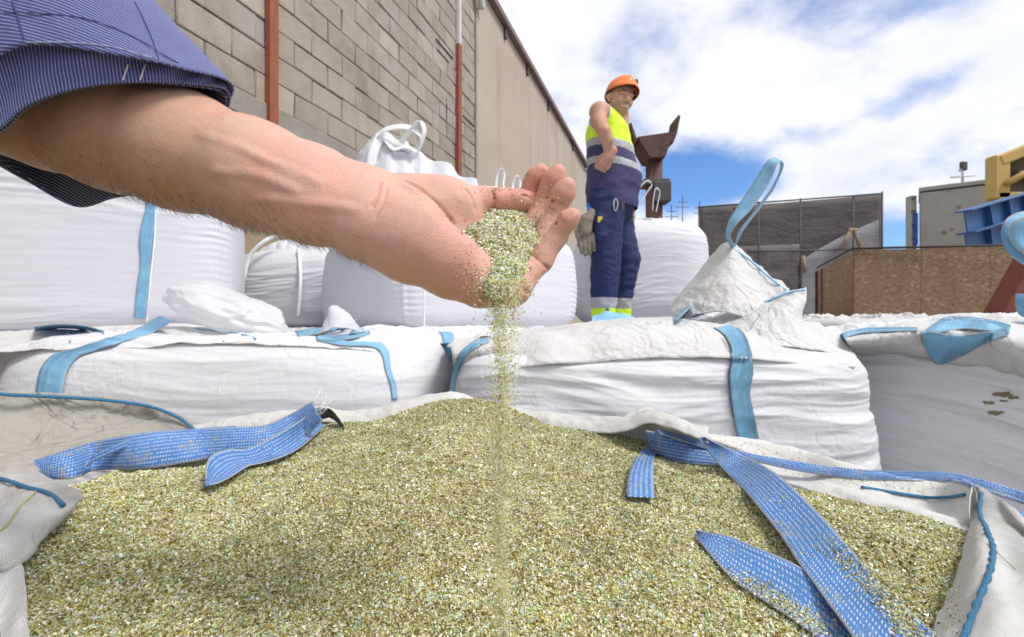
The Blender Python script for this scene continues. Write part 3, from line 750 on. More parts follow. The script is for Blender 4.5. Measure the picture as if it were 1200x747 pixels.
# ------------------------------------------------------------------ bulk bags
def resample_closed(pts, n):
    p = np.vstack([pts, pts[:1]]); s = np.r_[0, np.cumsum(np.linalg.norm(np.diff(p, axis=0), axis=1))]
    u = np.linspace(0, s[-1], n+1)[:-1]; return np.stack([np.interp(u, s, p[:, i]) for i in range(2)], 1), u, s[-1]
def bag_shell(parent, cx, cy, z0, z1, wx_, wy_, rot, mat, n=4.5, bulge=.06, nth=360, nz=110, ntop=40, wr=.004, wf=26, seed=0, tilt=0.0, cr=.02, topfn=None, pucker=0.0, taper=0.0, edge=.07, lean=(0, 0), nm='bag_body', crs=6.0, wmod=None):
    th = np.linspace(0, 2*np.pi, 1600, endpoint=False)+np.pi/2
    c, s = np.cos(th), np.sin(th)
    base = np.stack([np.sign(c)*np.abs(c)**(2/n)*wx_/2, np.sign(s)*np.abs(s)**(2/n)*wy_/2], 1)
    base, arc, per = resample_closed(base, nth)
    tn = np.roll(base, -1, 0)-np.roll(base, 1, 0); tn /= np.linalg.norm(tn, axis=1)[:, None]; nrm = np.stack([tn[:, 1], -tn[:, 0]], 1)
    hgt = z1-z0; t_ = np.linspace(0, 1, nz)
    rings = []
    Z = z0+hgt*t_[:, None]+0*arc[None]
    X = np.repeat(base[None, :, 0], nz, 0); Yy_ = np.repeat(base[None, :, 1], nz, 0)
    prof = 1+bulge*np.sin(np.pi*np.clip(t_, 0, 1)**.8)-taper*t_
    e = np.clip((t_-(1-edge/hgt))/(edge/hgt), 0, 1); prof = prof-(1-np.sqrt(np.clip(1-e**2, 0, 1)))*edge/wx_*1.3
    e0 = np.clip((edge/hgt-t_)/(edge/hgt), 0, 1); prof = prof-(1-np.sqrt(np.clip(1-e0**2, 0, 1)))*edge/wx_*1.3
    X = X*prof[:, None]; Yy_ = Yy_*prof[:, None]
    # creases: run round the bag, meandering, strongest in patches
    zz = Z+.05*perlin(X*2.1+seed, Yy_*2.1, Z*1.5+seed)+tilt*arc[None]
    r1 = ridged(X*2.0+seed, Yy_*2.0, zz*wf, 2); mk_ = .35+.65*sst(-.25, .5, perlin(X*1.7+seed*2, Yy_*1.7, Z*4+3))
    r2 = ridged(X*4.5+seed+9, Yy_*4.5, zz*wf*2.7, 2)
    dsp = wr*(r1*mk_+.35*r2*mk_)+wr*2.2*perlin(X*1.3+seed, Yy_*1.3, Z*2.2)
    if wmod is not None: dsp = dsp*wmod(t_)[:, None]
    if pucker:
        cs = np.abs(np.abs(base[:, 0])/wx_-np.abs(base[:, 1])/wy_)[None]      # 0 on the corners
        w_ = np.exp(-(cs/.10)**2); dsp = dsp+pucker*w_*np.sin(Z*2*np.pi/.028+perlin(X*9, Yy_*9, Z*5)*2.0)*(.6+.4*perlin(Z*11, 0*Z, seed))
        dsp = dsp+pucker*2.4*np.exp(-(cs/.012)**2)
    X = X+nrm[None, :, 0]*dsp; Yy_ = Yy_+nrm[None, :, 1]*dsp
    uvs = [np.stack([arc[None]+0*Z, Z], -1)]
    # top: rings shrinking to the middle
    k = np.linspace(1, 0, ntop+1)[1:]; k = k**.85
    Xt = X[-1][None]*k[:, None]; Yt_ = Yy_[-1][None]*k[:, None]
    hx = Xt+0; hy = Yt_+0
    f = sst(0, .16, 1-k)[:, None]
    cR = cr*crumple(hx+seed*1.3, hy, seed*.7, crs, 4, seed)*f
    Zt = z1+cR+(topfn(hx, hy)*f if topfn is not None else 0)
    Xt = Xt+cr*.5*f*perlin(hx*9, hy*9, seed); Yt_ = Yt_+cr*.5*f*perlin(hx*9+7, hy*9, seed)
    uvs.append(np.stack([hx, hy], -1))
    X = np.vstack([X, Xt]); Yy_ = np.vstack([Yy_, Yt_]); Z = np.vstack([Z, Zt])
    X = X+lean[0]*(Z-z0); Yy_ = Yy_+lean[1]*(Z-z0)
    cr_, sr_ = math.cos(rot), math.sin(rot)
    V = np.stack([cx+X*cr_-Yy_*sr_, cy+X*sr_+Yy_*cr_, Z], -1)
    nr = V.shape[0]
    Fq = grid_faces(nr, nth, True)[:, ::-1]
    cap = np.arange(nth)+(nr-1)*nth; V = V.reshape(-1, 3)
    V = np.vstack([V, V[cap].mean(0), V[:nth].mean(0)]); i = np.arange(nth)
    tri = np.stack([cap, np.roll(cap, -1), np.full(nth, len(V)-2)], 1)
    tri2 = np.stack([np.roll(i, -1), i, np.full(nth, len(V)-1)], 1)
    uv = np.vstack([np.concatenate(uvs, 0).reshape(-1, 2), [[0, 0], [0, 0]]])
    return mk(nm, V, [Fq, np.vstack([tri, tri2])], mat, parent, uv=uv)

# ---- lower storey under the back row: simple full bags (their tops carry the upper bags)
zl = H-.06
def lower(cx, cy, lab, rot=0, zt=zl):
    o = thing('bulk_bag', (cx, cy, 0), lab, 'bulk bag', 'white bulk bags of crushed glass')
    bag_shell(o, cx, cy, 0.0, zt, .98, .98, rot, M['bag'], nth=160, nz=50, ntop=12, seed=cx*3, cr=.012)
    return o

from mathutils.bvhtree import BVHTree
def bvh_of(*objs):
    V = []; Fl = []; k = 0
    for o in objs:
        me = o.data; v = np.empty(len(me.vertices)*3, np.float32); me.vertices.foreach_get('co', v); v = v.reshape(-1, 3)+rootloc(o)
        for p_ in me.polygons: Fl.append([i+k for i in p_.vertices])
        V.append(v); k += len(v)
    return BVHTree.FromPolygons([tuple(x) for x in np.vstack(V).tolist()], Fl)
def ON(bv, pts, lift=.004):
    """pixel points laid on a surface: (px, py[, extra lift[, fallback distance]]); the cloth rests lift above the bag"""
    out = []
    for p in pts:
        d = Vector(((p[0]-600)/F, 1, -(p[1]-373.5)/F)); 
        hit = bv.ray_cast(Vector((0, 0, H)), d.normalized())
        ex = lift+(p[2] if len(p) > 2 and p[2] is not None else 0)
        if hit[0] is None: out.append(None if len(p) < 4 else d*p[3]+Vector((0, 0, H)))
        else:
            q = hit[0]; n_ = hit[1]
            if n_.dot(d) > 0: n_ = -n_
            Y = q.y-ex/max(.35, -n_.dot(d.normalized())); out.append(d*Y+Vector((0, 0, H)))
    last = None
    ys = [o.y if o is not None else None for o in out]
    for i, o in enumerate(out):
        if o is None:
            j = min((k for k in range(len(ys)) if ys[k] is not None), key=lambda k: abs(k-i), default=None)
            Y = ys[j] if j is not None else 1.3
            out[i] = Vector(((pts[i][0]-600)/F*Y, Y, H-(pts[i][1]-373.5)/F*Y))
    return np.array([tuple(o) for o in out])
for cx, cy, lab, zt_ in ((-1.75, 2.55, 'lower white bag carrying the big left bag', zl), (-.62, 2.72, 'lower white bag carrying the corner-on bag with tied top', zl),
                    (-1.5, 3.65, 'lower white bag under the small grey-white bag', zl), (.45, 3.62, 'white bag the worker stands on', H-.155),
                    (1.1, 4.6, 'lower white bag under the bag behind the worker', H-.05), (-.45, 3.95, 'lower white bag behind the corner-on bag', zl), (.42, 2.5, 'lower white bag in front of the worker', H-.11), (.1, 5.0, 'lower white bag by the wall behind the worker', zl)):
    lower(cx, cy, lab, 0, zt_)
G_ = 'white bulk bags of crushed glass'
# ---- B1: big bag at the left
b1 = thing('bulk_bag', (-1.72, 2.5, zl), 'large white bulk bag at far left with one vertical blue strap, under the shirt sleeve', 'bulk bag', G_)
B1R = .44; _c = np.array([-1.10, 2.0])+np.array([[math.cos(B1R), -math.sin(B1R)], [math.sin(B1R), math.cos(B1R)]])@np.array([-.56, .50])
b1s = bag_shell(b1, _c[0], _c[1], zl+.004, H+.66, 1.12, 1.0, B1R, M['bag_clean'], n=5.5, bulge=.035, nth=900, nz=260, ntop=40, wr=.0034, wf=17, seed=2.2, cr=.03, edge=.10, pucker=.0015, wmod=lambda t: .35+1.6*sst(.45, .95, t)+.8*np.exp(-(t/.1)**2))
BVB1 = bvh_of(b1s)
ea = [(168, 224), (171, 240), (166, 262), (163, 285), (164, 310), (160, 340), (157, 373)]; eb = [(181, 224), (182, 245), (181, 265), (178, 290), (176, 320), (173, 350), (170, 374)]
strap('lifting_strap', ON(BVB1, ea), ON(BVB1, eb), M['strap_light'], b1, m=120, rough=.002, bv=BVB1)
mb = MB(); mb.tube(ON(BVB1, [(182.5, 232), (181, 280), (176, 330), (172, 378)], .003), .0035, 6, 80); mb.build('seam_rope', M['strap_white'], b1)
# ---- B2
b2 = thing('bulk_bag', (-1.42, 3.65, zl), 'small greyish white bulk bag with a white seam rope, between the two large bags', 'bulk bag', G_)
bag_shell(b2, -1.40, 3.75, zl+.004, H+.44, .98, .95, .05, M['bag_clean'], n=3.6, bulge=.05, nth=400, nz=120, ntop=40, wr=.006, wf=14, seed=5.1, cr=.05, edge=.14,
          topfn=lambda x, y: .12*np.exp(-((x/.3)**2+((y+.1)/.3)**2)), crs=3.5)
mb = MB(); mb.tube([P(330, 274, 3.3), P(310, 283, 3.24), P(293, 300, 3.22), P(286, 325, 3.21), P(282, 345, 3.22), P(281, 375, 3.24)], .014, 6, 60); mb.build('seam_rope', M['strap_white'], b2)
mb = MB(); mb.tube([P(350, 292, 3.3), P(352, 330, 3.22), P(349, 372, 3.22)], .012, 6, 30); mb.build('corner_seam', M['strap_white'], b2)
# ---- B3: corner towards us, tied white peak
b3 = thing('bulk_bag', (-.38, 2.92, zl), 'white bag standing corner-on behind the hand, top gathered into a peak with loops', 'bulk bag', G_)
pk = lambda x, y: .42*np.maximum(0, 1-np.sqrt(((x+.05)/.50)**2+((y+.0)/.50)**2))**1.15*(1+.12*np.sin(7*np.arctan2(y, x+.05)+2*x))
bag_shell(b3, -.385, 3.0, zl+.002, H+.44, 1.12, 1.12, math.radians(38), M['bag_clean'], n=7, bulge=.05, nth=900, nz=220, ntop=90, wr=.0016, wf=13, seed=7.7, cr=.018, edge=.09, pucker=.0022, topfn=pk)
mb = MB(); mb.tube([P(496.5, 268, 2.215), P(497.5, 330, 2.19), P(497, 388, 2.215)], .004, 6, 40); mb.build('corner_seam', M['strap_white'], b3)
Yk = 2.75
# the gathered skirt round the peak, and its loops
sk = [PL([(404, 196, Yk+.1), (420, 182, Yk), (437, 164, Yk-.02), (452, 158, Yk-.02), (468, 166, Yk-.02), (490, 180, Yk), (520, 192, Yk), (556, 214, Yk+.05)]),
      PL([(396, 240, Yk), (420, 235, Yk-.1), (440, 232, Yk-.16), (455, 234, Yk-.2), (472, 236, Yk-.22), (495, 240, Yk-.2), (530, 250, Yk-.15), (575, 262, Yk-.05)]),
      PL([(385, 290, Yk-.1), (415, 295, Yk-.25), (440, 300, Yk-.35), (460, 305, Yk-.4), (490, 310, Yk-.45), (520, 305, Yk-.38), (560, 300, Yk-.25), (600, 292, Yk-.1)])]
G = loft(sk, 60, 110); N = gnormals(G)
uu = np.linspace(0, 1, 110)[None, :]; vv = np.linspace(0, 1, 60)[:, None]
G = G+N*(.013*(np.sin(uu*19+3*np.sin(uu*7)+vv*2)+.6*np.sin(uu*41+2*np.sin(uu*11)))*(1-vv*.6)+.012*crumple(G[..., 0], G[..., 2], 1, 7, 3, 3))[..., None]
sheet('gathered_top', G, M['bag_clean'], b3, .003)
for pts, wdt, wdir in ((((446, 160), (438, 178), (433, 205)), .05, (1, .4, 0)), (((440, 160), (455, 151), (480, 150), (493, 160), (487, 175), (470, 172), (448, 162)), .035, (0, .5, 1)),
                       (((470, 168), (482, 152), (492, 143), (497, 152), (492, 170), (487, 178)), .035, (.5, .8, .2)), (((452, 165), (462, 175), (476, 172), (488, 178)), .03, (0, .6, .6))):
    ribbon('lifting_loop', [P(x, y, Yk-.08-.02*math.sin(i)) for i, (x, y) in enumerate(pts)], wdt, wdir, M['strap_white'], b3, m=50, thick=.004)
# ---- bags further along the wall (only loops and tops show)
b6 = thing('bulk_bag', (-.1, 5.0, zl), 'white bulk bag by the wall with two thin white loops, behind the thumb', 'bulk bag', G_)
bag_shell(b6, -.12, 5.0, zl+.002, H+1.18, .95, .95, .4, M['bag_clean'], nth=200, nz=60, ntop=30, wr=.004, seed=9, cr=.03, edge=.15)
for x0 in (586, 605):
    ribbon('lifting_loop', [P(x0-5, 224, 4.7), P(x0-3, 207, 4.7), P(x0+1, 199, 4.7), P(x0+5, 205, 4.75), P(x0+4, 216, 4.75), P(x0+6, 226, 4.75)] if x0 < 600 else [P(x0-5, 228, 4.7), P(x0-3, 214, 4.7), P(x0, 208, 4.7), P(x0+4, 212, 4.75), P(x0+5, 226, 4.75)], .05, (.3, 1, 0), M['strap_white'], b6, m=40, thick=.006)
# ---- B4 behind the worker
b4 = thing('bulk_bag', (1.1, 4.6, zl), 'white bulk bag right behind the worker with two white loops on top', 'bulk bag', G_)
bag_shell(b4, 1.12, 4.62, H-.048, H+.80, 1.08, 1.02, -.05, M['bag_clean'], n=3.6, bulge=.06, nth=500, nz=160, ntop=40, wr=.004, wf=14, seed=3.3, cr=.03, edge=.2, topfn=lambda x, y: .06*np.exp(-((x/.35)**2+(y/.4)**2)))
for pts in (((741, 247), (745, 232), (750, 220), (759, 212), (764, 216), (758, 226), (750, 240)), ((765, 246), (766, 232), (769, 221), (773, 224), (771, 238), (769, 248))):
    ribbon('lifting_loop', [P(x, y, 4.25) for x, y in pts], .05, (.3, 1, .1), M['strap_white'], b4, m=40, thick=.006)

# ================= middle row =================
# M1 left
m1 = thing('bulk_bag', (-.62, 1.75, 0), 'long low white bulk bag at the left, blue straps over its crumpled top', 'bulk bag', G_)
def top1(x, y): return -.02+.035*fbm(x*2.2, y*3, 1.2, 3)+.02*sst(0, .5, y)
m1s = bag_shell(m1, -.80, 1.78, .0, H-.046, 1.18, 1.06, .02, M['bag'], n=5, bulge=.035, nth=1100, nz=330, ntop=130, wr=.0065, wf=14, seed=1.4, cr=.024, edge=.17, topfn=top1, crs=4.2, tilt=.02)
# M3 right middle
m3 = thing('bulk_bag', (.35, 1.7, 0), 'big white bag, blue strap down its front, open flap standing up with tall loop', 'bulk bag', G_)
def top3(x, y): return -.01+.10*np.exp(-(((x-.30)/.26)**2+((y+.05)/.5)**2))+.02*fbm(x*2.4, y*3, 4.2, 3)
m3s = bag_shell(m3, .385, 1.735, .0, H-.085, 1.06, 1.10, -.02, M['bag'], n=6, bulge=.05, nth=1100, nz=340, ntop=130, wr=.007, wf=13, seed=4.4, cr=.03, edge=.055, topfn=top3, crs=4.0)
# M2 between them, further back
m2 = thing('bulk_bag', (-.2, 2.1, 0), 'white bag squeezed between the two front ones, blue strap down its side', 'bulk bag', G_)
m2s = bag_shell(m2, -.22, 2.18, .0, H-.052, .90, .86, .0, M['bag'], n=5, bulge=.03, nth=500, nz=240, ntop=60, wr=.004, wf=18, seed=6.4, cr=.03, edge=.06, crs=5)
# M4 far right
m4 = thing('bulk_bag', (1.35, 1.7, 0), 'greyer white bag at right edge with wide blue strap on top and brown smears', 'bulk bag', G_)
def top4(x, y): return -.01+.045*np.exp(-(((x-.1)/.4)**2+((y)/.4)**2))+.02*fbm(x*2.4, y*3, 6.2, 3)
m4s = bag_shell(m4, 1.62, 1.62, .0, H-.045, 1.25, 1.10, .60, M['bag'], n=5, bulge=.06, nth=1100, nz=360, ntop=120, wr=.0095, wf=11, seed=8.4, cr=.04, edge=.07, topfn=top4, crs=4.5, tilt=.13)
# M5 small far right one
m5 = thing('bulk_bag', (1.9, 3.1, 0), 'low crumpled white bag in front of the board fence', 'bulk bag', G_)
bag_shell(m5, 2.02, 3.05, .0, H-.0, .86, .9, .3, M['bag_top'], n=4, bulge=.05, nth=300, nz=60, ntop=90, wr=.006, seed=3.9, cr=.07, crs=6, topfn=lambda x, y: -.02+.0*x)
m6 = thing('bulk_bag', (2.9, 2.9, 0), 'white bag half hidden at the right edge below the red beam', 'bulk bag', G_)
bag_shell(m6, 3.15, 2.75, .0, H+.0, .98, .9, .2, M['bag_top'], n=4, bulge=.05, nth=240, nz=50, ntop=60, wr=.006, seed=5.9, cr=.04, crs=5)

# ---- crumpled loose cloth on top of the bags (skirts folded down)
def crumpled(name, outline, parent, mat, n=80, m=120, amp=.03, s=8, seed=0, thick=.0025, lift=0.0, **kw):
    G = loft(outline, n, m); N = gnormals(G)
    N = np.where(N[..., 2:3] < 0, -N, N)
    u = np.linspace(0, 1, m)[None, :]; v = np.linspace(0, 1, n)[:, None]
    h = crumple(G[..., 0], G[..., 1], G[..., 2], s, 4, seed)+.5*fbm(G[..., 0]*s*.4, G[..., 1]*s*.4, seed, 2)
    G = G+N*(amp*h+lift)[..., None]
    G[..., 0] += amp*.4*perlin(G[..., 0]*s, G[..., 1]*s, seed+2); G[..., 1] += amp*.4*perlin(G[..., 0]*s+5, G[..., 1]*s, seed+2)
    return sheet(name, G, mat, parent, thick, **kw)
k1 = crumpled('folded_skirt', [PL([(-60, 392, 1.9), (60, 388, 1.9), (180, 383, 1.9), (300, 385, 1.9), (420, 390, 1.9), (470, 396, 1.8)]),
                          PL([(-60, 400, 1.5), (60, 392, 1.5), (180, 390, 1.5), (300, 395, 1.5), (410, 396, 1.5), (460, 404, 1.5)]),
                          ON(bvh_of(m1s), [(-60, 418), (60, 411), (150, 407), (280, 405), (390, 406), (452, 414)], .003)], m1, M['bag_top'], amp=.013, s=5, seed=2)
k2 = crumpled('folded_skirt', [PL([(455, 395, 2.2), (540, 389, 2.2), (600, 388, 2.2)]), PL([(452, 396, 1.85), (540, 392, 1.85), (600, 392, 1.8)]), PL([(455, 404, 1.72), (520, 400, 1.72), (560, 398, 1.7)])], m2, M['bag_top'], n=50, m=70, amp=.018, s=8, seed=5)
k3 = crumpled('folded_skirt', [PL([(545, 392, 2.1), (640, 384, 2.1), (730, 376, 2.1), (800, 374, 2.1), (880, 372, 2.1), (960, 380, 2.1)]),
                          PL([(525, 406, 1.6), (620, 392, 1.6), (700, 378, 1.6), (780, 374, 1.5), (860, 380, 1.5), (965, 384, 1.6)]),
                          PL([(530, 416, 1.27), (620, 400, 1.26), (700, 391, 1.26), (790, 389, 1.26), (880, 396, 1.26), (1003, 412, 1.30)]), ON(bvh_of(m3s), [(533, 446), (620, 430), (700, 424), (790, 421), (880, 424), (1002, 432)], .003)], m3, M['bag_top'], amp=.009, s=4, seed=8)
k4 = crumpled('folded_skirt', [PL([(990, 392, 2.1), (1060, 378, 2.2), (1130, 371, 2.2), (1250, 376, 2.2)]),
                          PL([(985, 396, 1.6), (1060, 381, 1.6), (1140, 374, 1.5), (1260, 380, 1.4)]),
                          PL([(992, 402, 1.30), (1070, 392, 1.25), (1140, 396, 1.18), (1270, 416, 1.06)]), ON(bvh_of(m4s), [(1000, 418), (1070, 420), (1140, 432), (1270, 460)], .003)], m4, M['bag_top'], amp=.014, s=5, seed=11)
BV1 = bvh_of(m1s, k1); BV2 = bvh_of(m2s, k2); BV3 = bvh_of(m3s, k3); BV4 = bvh_of(m4s, k4)
# M3: open flap standing up as a tent, with its hem, and the tall loop
fl = [PL([(789, 354, 1.62), (812, 325, 1.6), (835, 300, 1.56), (854, 286, 1.52), (875, 300, 1.50), (900, 322, 1.47), (924, 340, 1.45)]),
      PL([(788, 366, 1.55), (812, 345, 1.50), (836, 330, 1.46), (856, 326, 1.43), (878, 338, 1.42), (900, 350, 1.41), (920, 357, 1.42)]),
      PL([(792, 378, 1.50), (812, 370, 1.44), (836, 366, 1.40), (856, 368, 1.37), (878, 372, 1.36), (900, 372, 1.37), (926, 368, 1.40)])]
G = loft(fl, 60, 90); N = gnormals(G); G = G+N*(.012*crumple(G[..., 0], G[..., 2], G[..., 1], 9, 4, 4)+.01*fbm(G[..., 0]*4, G[..., 2]*4, 1))[..., None]
sheet('standing_flap', G, M['bag_top'], m3, .0025)
fl = [PL([(838, 372, 1.52), (868, 362, 1.48), (900, 350, 1.42), (925, 340, 1.40), (945, 338, 1.38)]),
      PL([(835, 378, 1.42), (868, 372, 1.38), (900, 364, 1.34), (925, 356, 1.32), (945, 350, 1.33)]),
      PL([(838, 392, 1.34), (870, 386, 1.31), (900, 382, 1.29), (925, 380, 1.28), (942, 380, 1.30)]),
      PL([(850, 404, 1.24), (880, 406, 1.235), (910, 408, 1.235), (945, 410, 1.24), (975, 414, 1.25)])]
G = loft(fl, 60, 90); N = gnormals(G); G = G+N*(.010*crumple(G[..., 0], G[..., 2], G[..., 1], 8, 4, 14))[..., None]
sheet('hemmed_flap', G, M['bag_top'], m3, .0025)
mb = MB(); mb.tube(PL([(840, 373, 1.50), (868, 364, 1.455), (900, 353, 1.395), (925, 343, 1.37), (944, 340, 1.355)]), .0028, 6, 60); mb.tube(PL([(856, 290, 1.50), (876, 303, 1.478), (900, 324, 1.45), (922, 341, 1.43)]), .0028, 6, 60); mb.build('hem_cord', M['strap_light'], m3)
ea = PL([(857, 292, 1.50), (851, 278, 1.50), (853, 262, 1.50), (862, 245, 1.50), (878, 222, 1.50), (890, 203, 1.5), (900, 188, 1.5), (908, 185, 1.51)])
eb = PL([(861, 290, 1.47), (856, 276, 1.46), (864, 262, 1.45), (878, 248, 1.45), (894, 226, 1.45), (905, 207, 1.45), (912, 192, 1.45), (917, 190, 1.46)])
strap('lifting_loop', ea, eb, M['strap_light'], m3, m=90, rough=.0015)
ea2 = PL([(907, 186, 1.51), (914, 190, 1.54), (912, 204, 1.56), (903, 222, 1.57), (890, 240, 1.57), (876, 258, 1.56), (866, 272, 1.54), (860, 291, 1.53)])
eb2 = PL([(916, 189, 1.46), (918, 194, 1.49), (914, 206, 1.51), (905, 224, 1.52), (892, 242, 1.52), (878, 260, 1.51), (868, 275, 1.5), (860, 292, 1.5)])
strap('lifting_loop', ea2, eb2, M['strap_light'], m3, m=90, rough=.001)
# M3 side strap
Y3 = 1.13
ea = ON(BV3, [(836, 384), (847, 390), (855, 405), (857, 421), (854, 440), (855, 462), (859, 488), (866, 516), (880, 560)])
eb = ON(BV3, [(856, 380), (872, 391), (878, 404), (882, 421), (882, 440), (879, 462), (884, 488), (890, 516), (902, 560)])
strap('lifting_strap', ea, eb, M['strap_light'], m3, m=120, rough=.003, camber=.004, bv=BV3)
mb = MB(); mb.tube(ON(BV3, [(848, 392), (856, 406), (857.5, 421), (854.5, 440), (855.5, 462), (860, 490)], .008), .0016, 5, 80); mb.build('dark_stitching', M['dark'], m3)
strap('lifting_strap', ON(BV3, [(572, 395), (552, 402), (540, 412), (532, 430), (526, 462)]), ON(BV3, [(572, 401), (556, 409), (545, 418), (537, 434), (532, 462)]), M['strap_light'], m3, m=50, bv=BV3)
strap('lifting_strap', ON(BV3, [(788, 372), (800, 360), (815, 357), (828, 362)]), ON(BV3, [(790, 380), (803, 366), (816, 363), (826, 368)]), M['strap_light'], m3, m=40, bv=BV3)
# M2 strap
strap('lifting_strap', ON(BV2, [(514, 389), (518, 394), (520, 410), (516, 430), (510, 462)]), ON(BV2, [(529, 389), (532, 394), (530, 410), (527, 430), (521, 462)]), M['strap_light'], m2, m=60, rough=.002, bv=BV2)
# M1 straps: the one lying on top and down the front, and the right corner one
ea = ON(BV1, [(188, 370), (160, 386), (120, 398), (90, 408), (62, 416), (50, 428), (42, 456), (38, 480)])
eb = ON(BV1, [(203, 376), (178, 390), (140, 402), (112, 411), (92, 418), (80, 432), (74, 457), (70, 480)])
strap('lifting_strap', ea, eb, M['strap_light'], m1, m=120, rough=.002, bv=BV1)
ea = ON(BV1, [(345, 388), (375, 384), (400, 380), (418, 378), (412, 388), (385, 393), (370, 394)])
eb = ON(BV1, [(350, 394), (378, 391), (400, 387), (424, 386), (420, 396), (390, 400), (372, 399)])
strap('lifting_loop', ea, eb, M['strap_light'], m1, m=100, rough=.002, bv=BV1)
ea = ON(BV1, [(372, 394), (400, 399), (430, 401), (447, 402), (455, 412), (458, 432), (464, 452), (466, 468)])
eb = ON(BV1, [(372, 399), (400, 405), (428, 406), (441, 408), (448, 416), (452, 434), (458, 452), (460, 468)])
eb[:, 0] += 0
strap('lifting_strap', ea, eb, M['strap_light'], m1, m=100, rough=.002, bv=BV1)
strap('lifting_strap', ON(BV1, [(40, 383), (70, 380), (100, 382), (122, 388)]), ON(BV1, [(40, 387), (70, 385), (100, 387), (122, 391)]), M['strap_light'], m1, m=40, bv=BV1)
mb = MB(); mb.tube(ON(BV1, [(225, 385), (255, 388), (285, 392), (300, 397)]), .0022, 5, 40); mb.tube(ON(BV1, [(262, 400), (270, 390), (300, 386)]), .002, 5, 40)
mb.tube(ON(BV1, [(82, 400), (86, 388), (118, 387)]), .002, 5, 40); mb.build('hem_cord', M['strap_light'], m1)
# M4 straps
strap('lifting_strap', ON(BV4, [(1184, 381), (1150, 373), (1120, 371), (1096, 378), (1082, 389)]), ON(BV4, [(1182, 392), (1150, 387), (1122, 386), (1102, 391), (1090, 400)]), M['strap_light'], m4, m=100, n=12, rough=.001, bv=BV4, lift=.005)
strap('strap_fold', ON(BV4, [(1080, 388), (1090, 389), (1115, 392), (1146, 391), (1180, 384)]), ON(BV4, [(1079, 400), (1099, 427), (1126, 418), (1152, 404), (1182, 392)]), M['strap_light'], m4, m=120, n=14, rough=.0015, camber=.004, bv=BV4, lift=.010)
strap('lifting_strap', ON(BV4, [(1075, 384), (1040, 384), (1005, 386), (987, 391), (983, 398), (984, 412)]), ON(BV4, [(1075, 388), (1040, 389), (1008, 391), (993, 395), (990, 402), (990, 413)]), M['strap_light'], m4, m=60, bv=BV4)
ea = ON(BV4, [(1206, 372), (1190, 366), (1188, 350)]); 
strap('lifting_loop', PL([(1262, 376, 1.24), (1240, 340, 1.28), (1218, 318, 1.30), (1196, 308, 1.30), (1178, 292, 1.30), (1173, 272, 1.30), (1180, 256, 1.30), (1198, 248, 1.30), (1230, 250, 1.3), (1262, 275, 1.3), (1280, 320, 1.28), (1285, 374, 1.26)]), PL([(1270, 374, 1.2), (1244, 334, 1.24), (1218, 308, 1.26), (1202, 299, 1.26), (1187, 286, 1.26), (1183, 271, 1.26), (1188, 260, 1.26), (1202, 254, 1.26), (1225, 255, 1.26)]), M['strap_light'], m4, m=80, bv=BV4)
strap('lifting_loop', PL([(1190, 345, 1.35), (1190, 358, 1.33), (1196, 370, 1.30), (1220, 378, 1.28)]), PL([(1222, 345, 1.33), (1215, 356, 1.31), (1212, 364, 1.28), (1225, 372, 1.26)]), M['strap_light'], m4, m=40, rough=.003)
# brown smears on M4
def smear(px, py, w_, h_, sd):
    r_ = np.random.default_rng(sd); k = 40; a_ = np.linspace(0, 2*np.pi, k, endpoint=False); rr = 1+.55*perlin(np.cos(a_)*1.6+sd*3.3, np.sin(a_)*1.6, sd*1.7)+.05*r_.normal(size=k)
    rows = [ON(BV4, [(px+math.cos(q)*w_*max(.3, rr[i])*f, py+math.sin(q)*h_*max(.3, rr[i])*f) for i, q in enumerate(a_)], .0012) for f in (1, .6, .25, .02)]
    V = np.array(rows).reshape(-1, 3); mk('mud_smear', V, grid_faces(4, k, True)[:, ::-1], M['mud'], m4)
M['mud'] = plain('dried_mud', (.20, .16, .105), .9, var=.5, nscale=40, dirt=(.3, .26, .2), dscale=50, dth=.5)
for q in ((1172, 462, 12, 3, 1), (1158, 472, 7, 2, 2), (1166, 484, 9, 2.6, 3), (1188, 466, 6, 2, 4), (1176, 470, 5, 1.2, 5)): smear(*q)
# white plastic film lump on M1
def blob_film(name, cx, cy, cz, r, rot, lab, seed, mat):
    n, m = 90, 140
    th = np.linspace(0, np.pi, n)[:, None]; ph = np.linspace(0, 2*np.pi, m, endpoint=False)[None]
    D = np.stack([np.sin(th)*np.cos(ph), np.sin(th)*np.sin(ph), np.cos(th)+0*ph], -1)
    k = 1+.09*crumple(D[..., 0], D[..., 1], D[..., 2], 1.6, 2, seed)+.16*fbm(D[..., 0]*1.5, D[..., 1]*1.5, D[..., 2]*1.5+seed, 2)
    X = D*k[..., None]*np.array(r); c_, s_ = math.cos(rot), math.sin(rot)
    X = np.stack([X[..., 0]*c_+X[..., 2]*s_, X[..., 1], -X[..., 0]*s_+X[..., 2]*c_], -1)+[cx, cy, cz]
    o = mk(name, X.reshape(-1, 3), grid_faces(n, m, True)[:, ::-1], mat, uv=X[..., [0, 2]].reshape(-1, 2)); return tag(o, lab, 'plastic bag')
m_, t = material('plastic_film'); oc = t.n('ShaderNodeTexCoord').outputs['Object']
nz_ = t.noise(oc, 14, 4, .5, .9).outputs[0]
bs = bsdf(t, Base_Color=(.86, .86, .89), Roughness=.28, Normal=bump(t, nz_, .005)); tr = t.n('ShaderNodeBsdfTranslucent', {0: (.86, .87, .9)}); tp = t.n('ShaderNodeBsdfTransparent')
finish(t, t.n('ShaderNodeMixShader', {0: .15, 1: t.n('ShaderNodeMixShader', {0: .45, 1: bs, 2: tr}), 2: tp})); M['film'] = m_
p = P(266, 364, 1.62)
blob_film('plastic_bag', *p, (.185, .12, .062), .32, 'crumpled cloudy plastic bag lying on the left white bag', 3, M['film'])
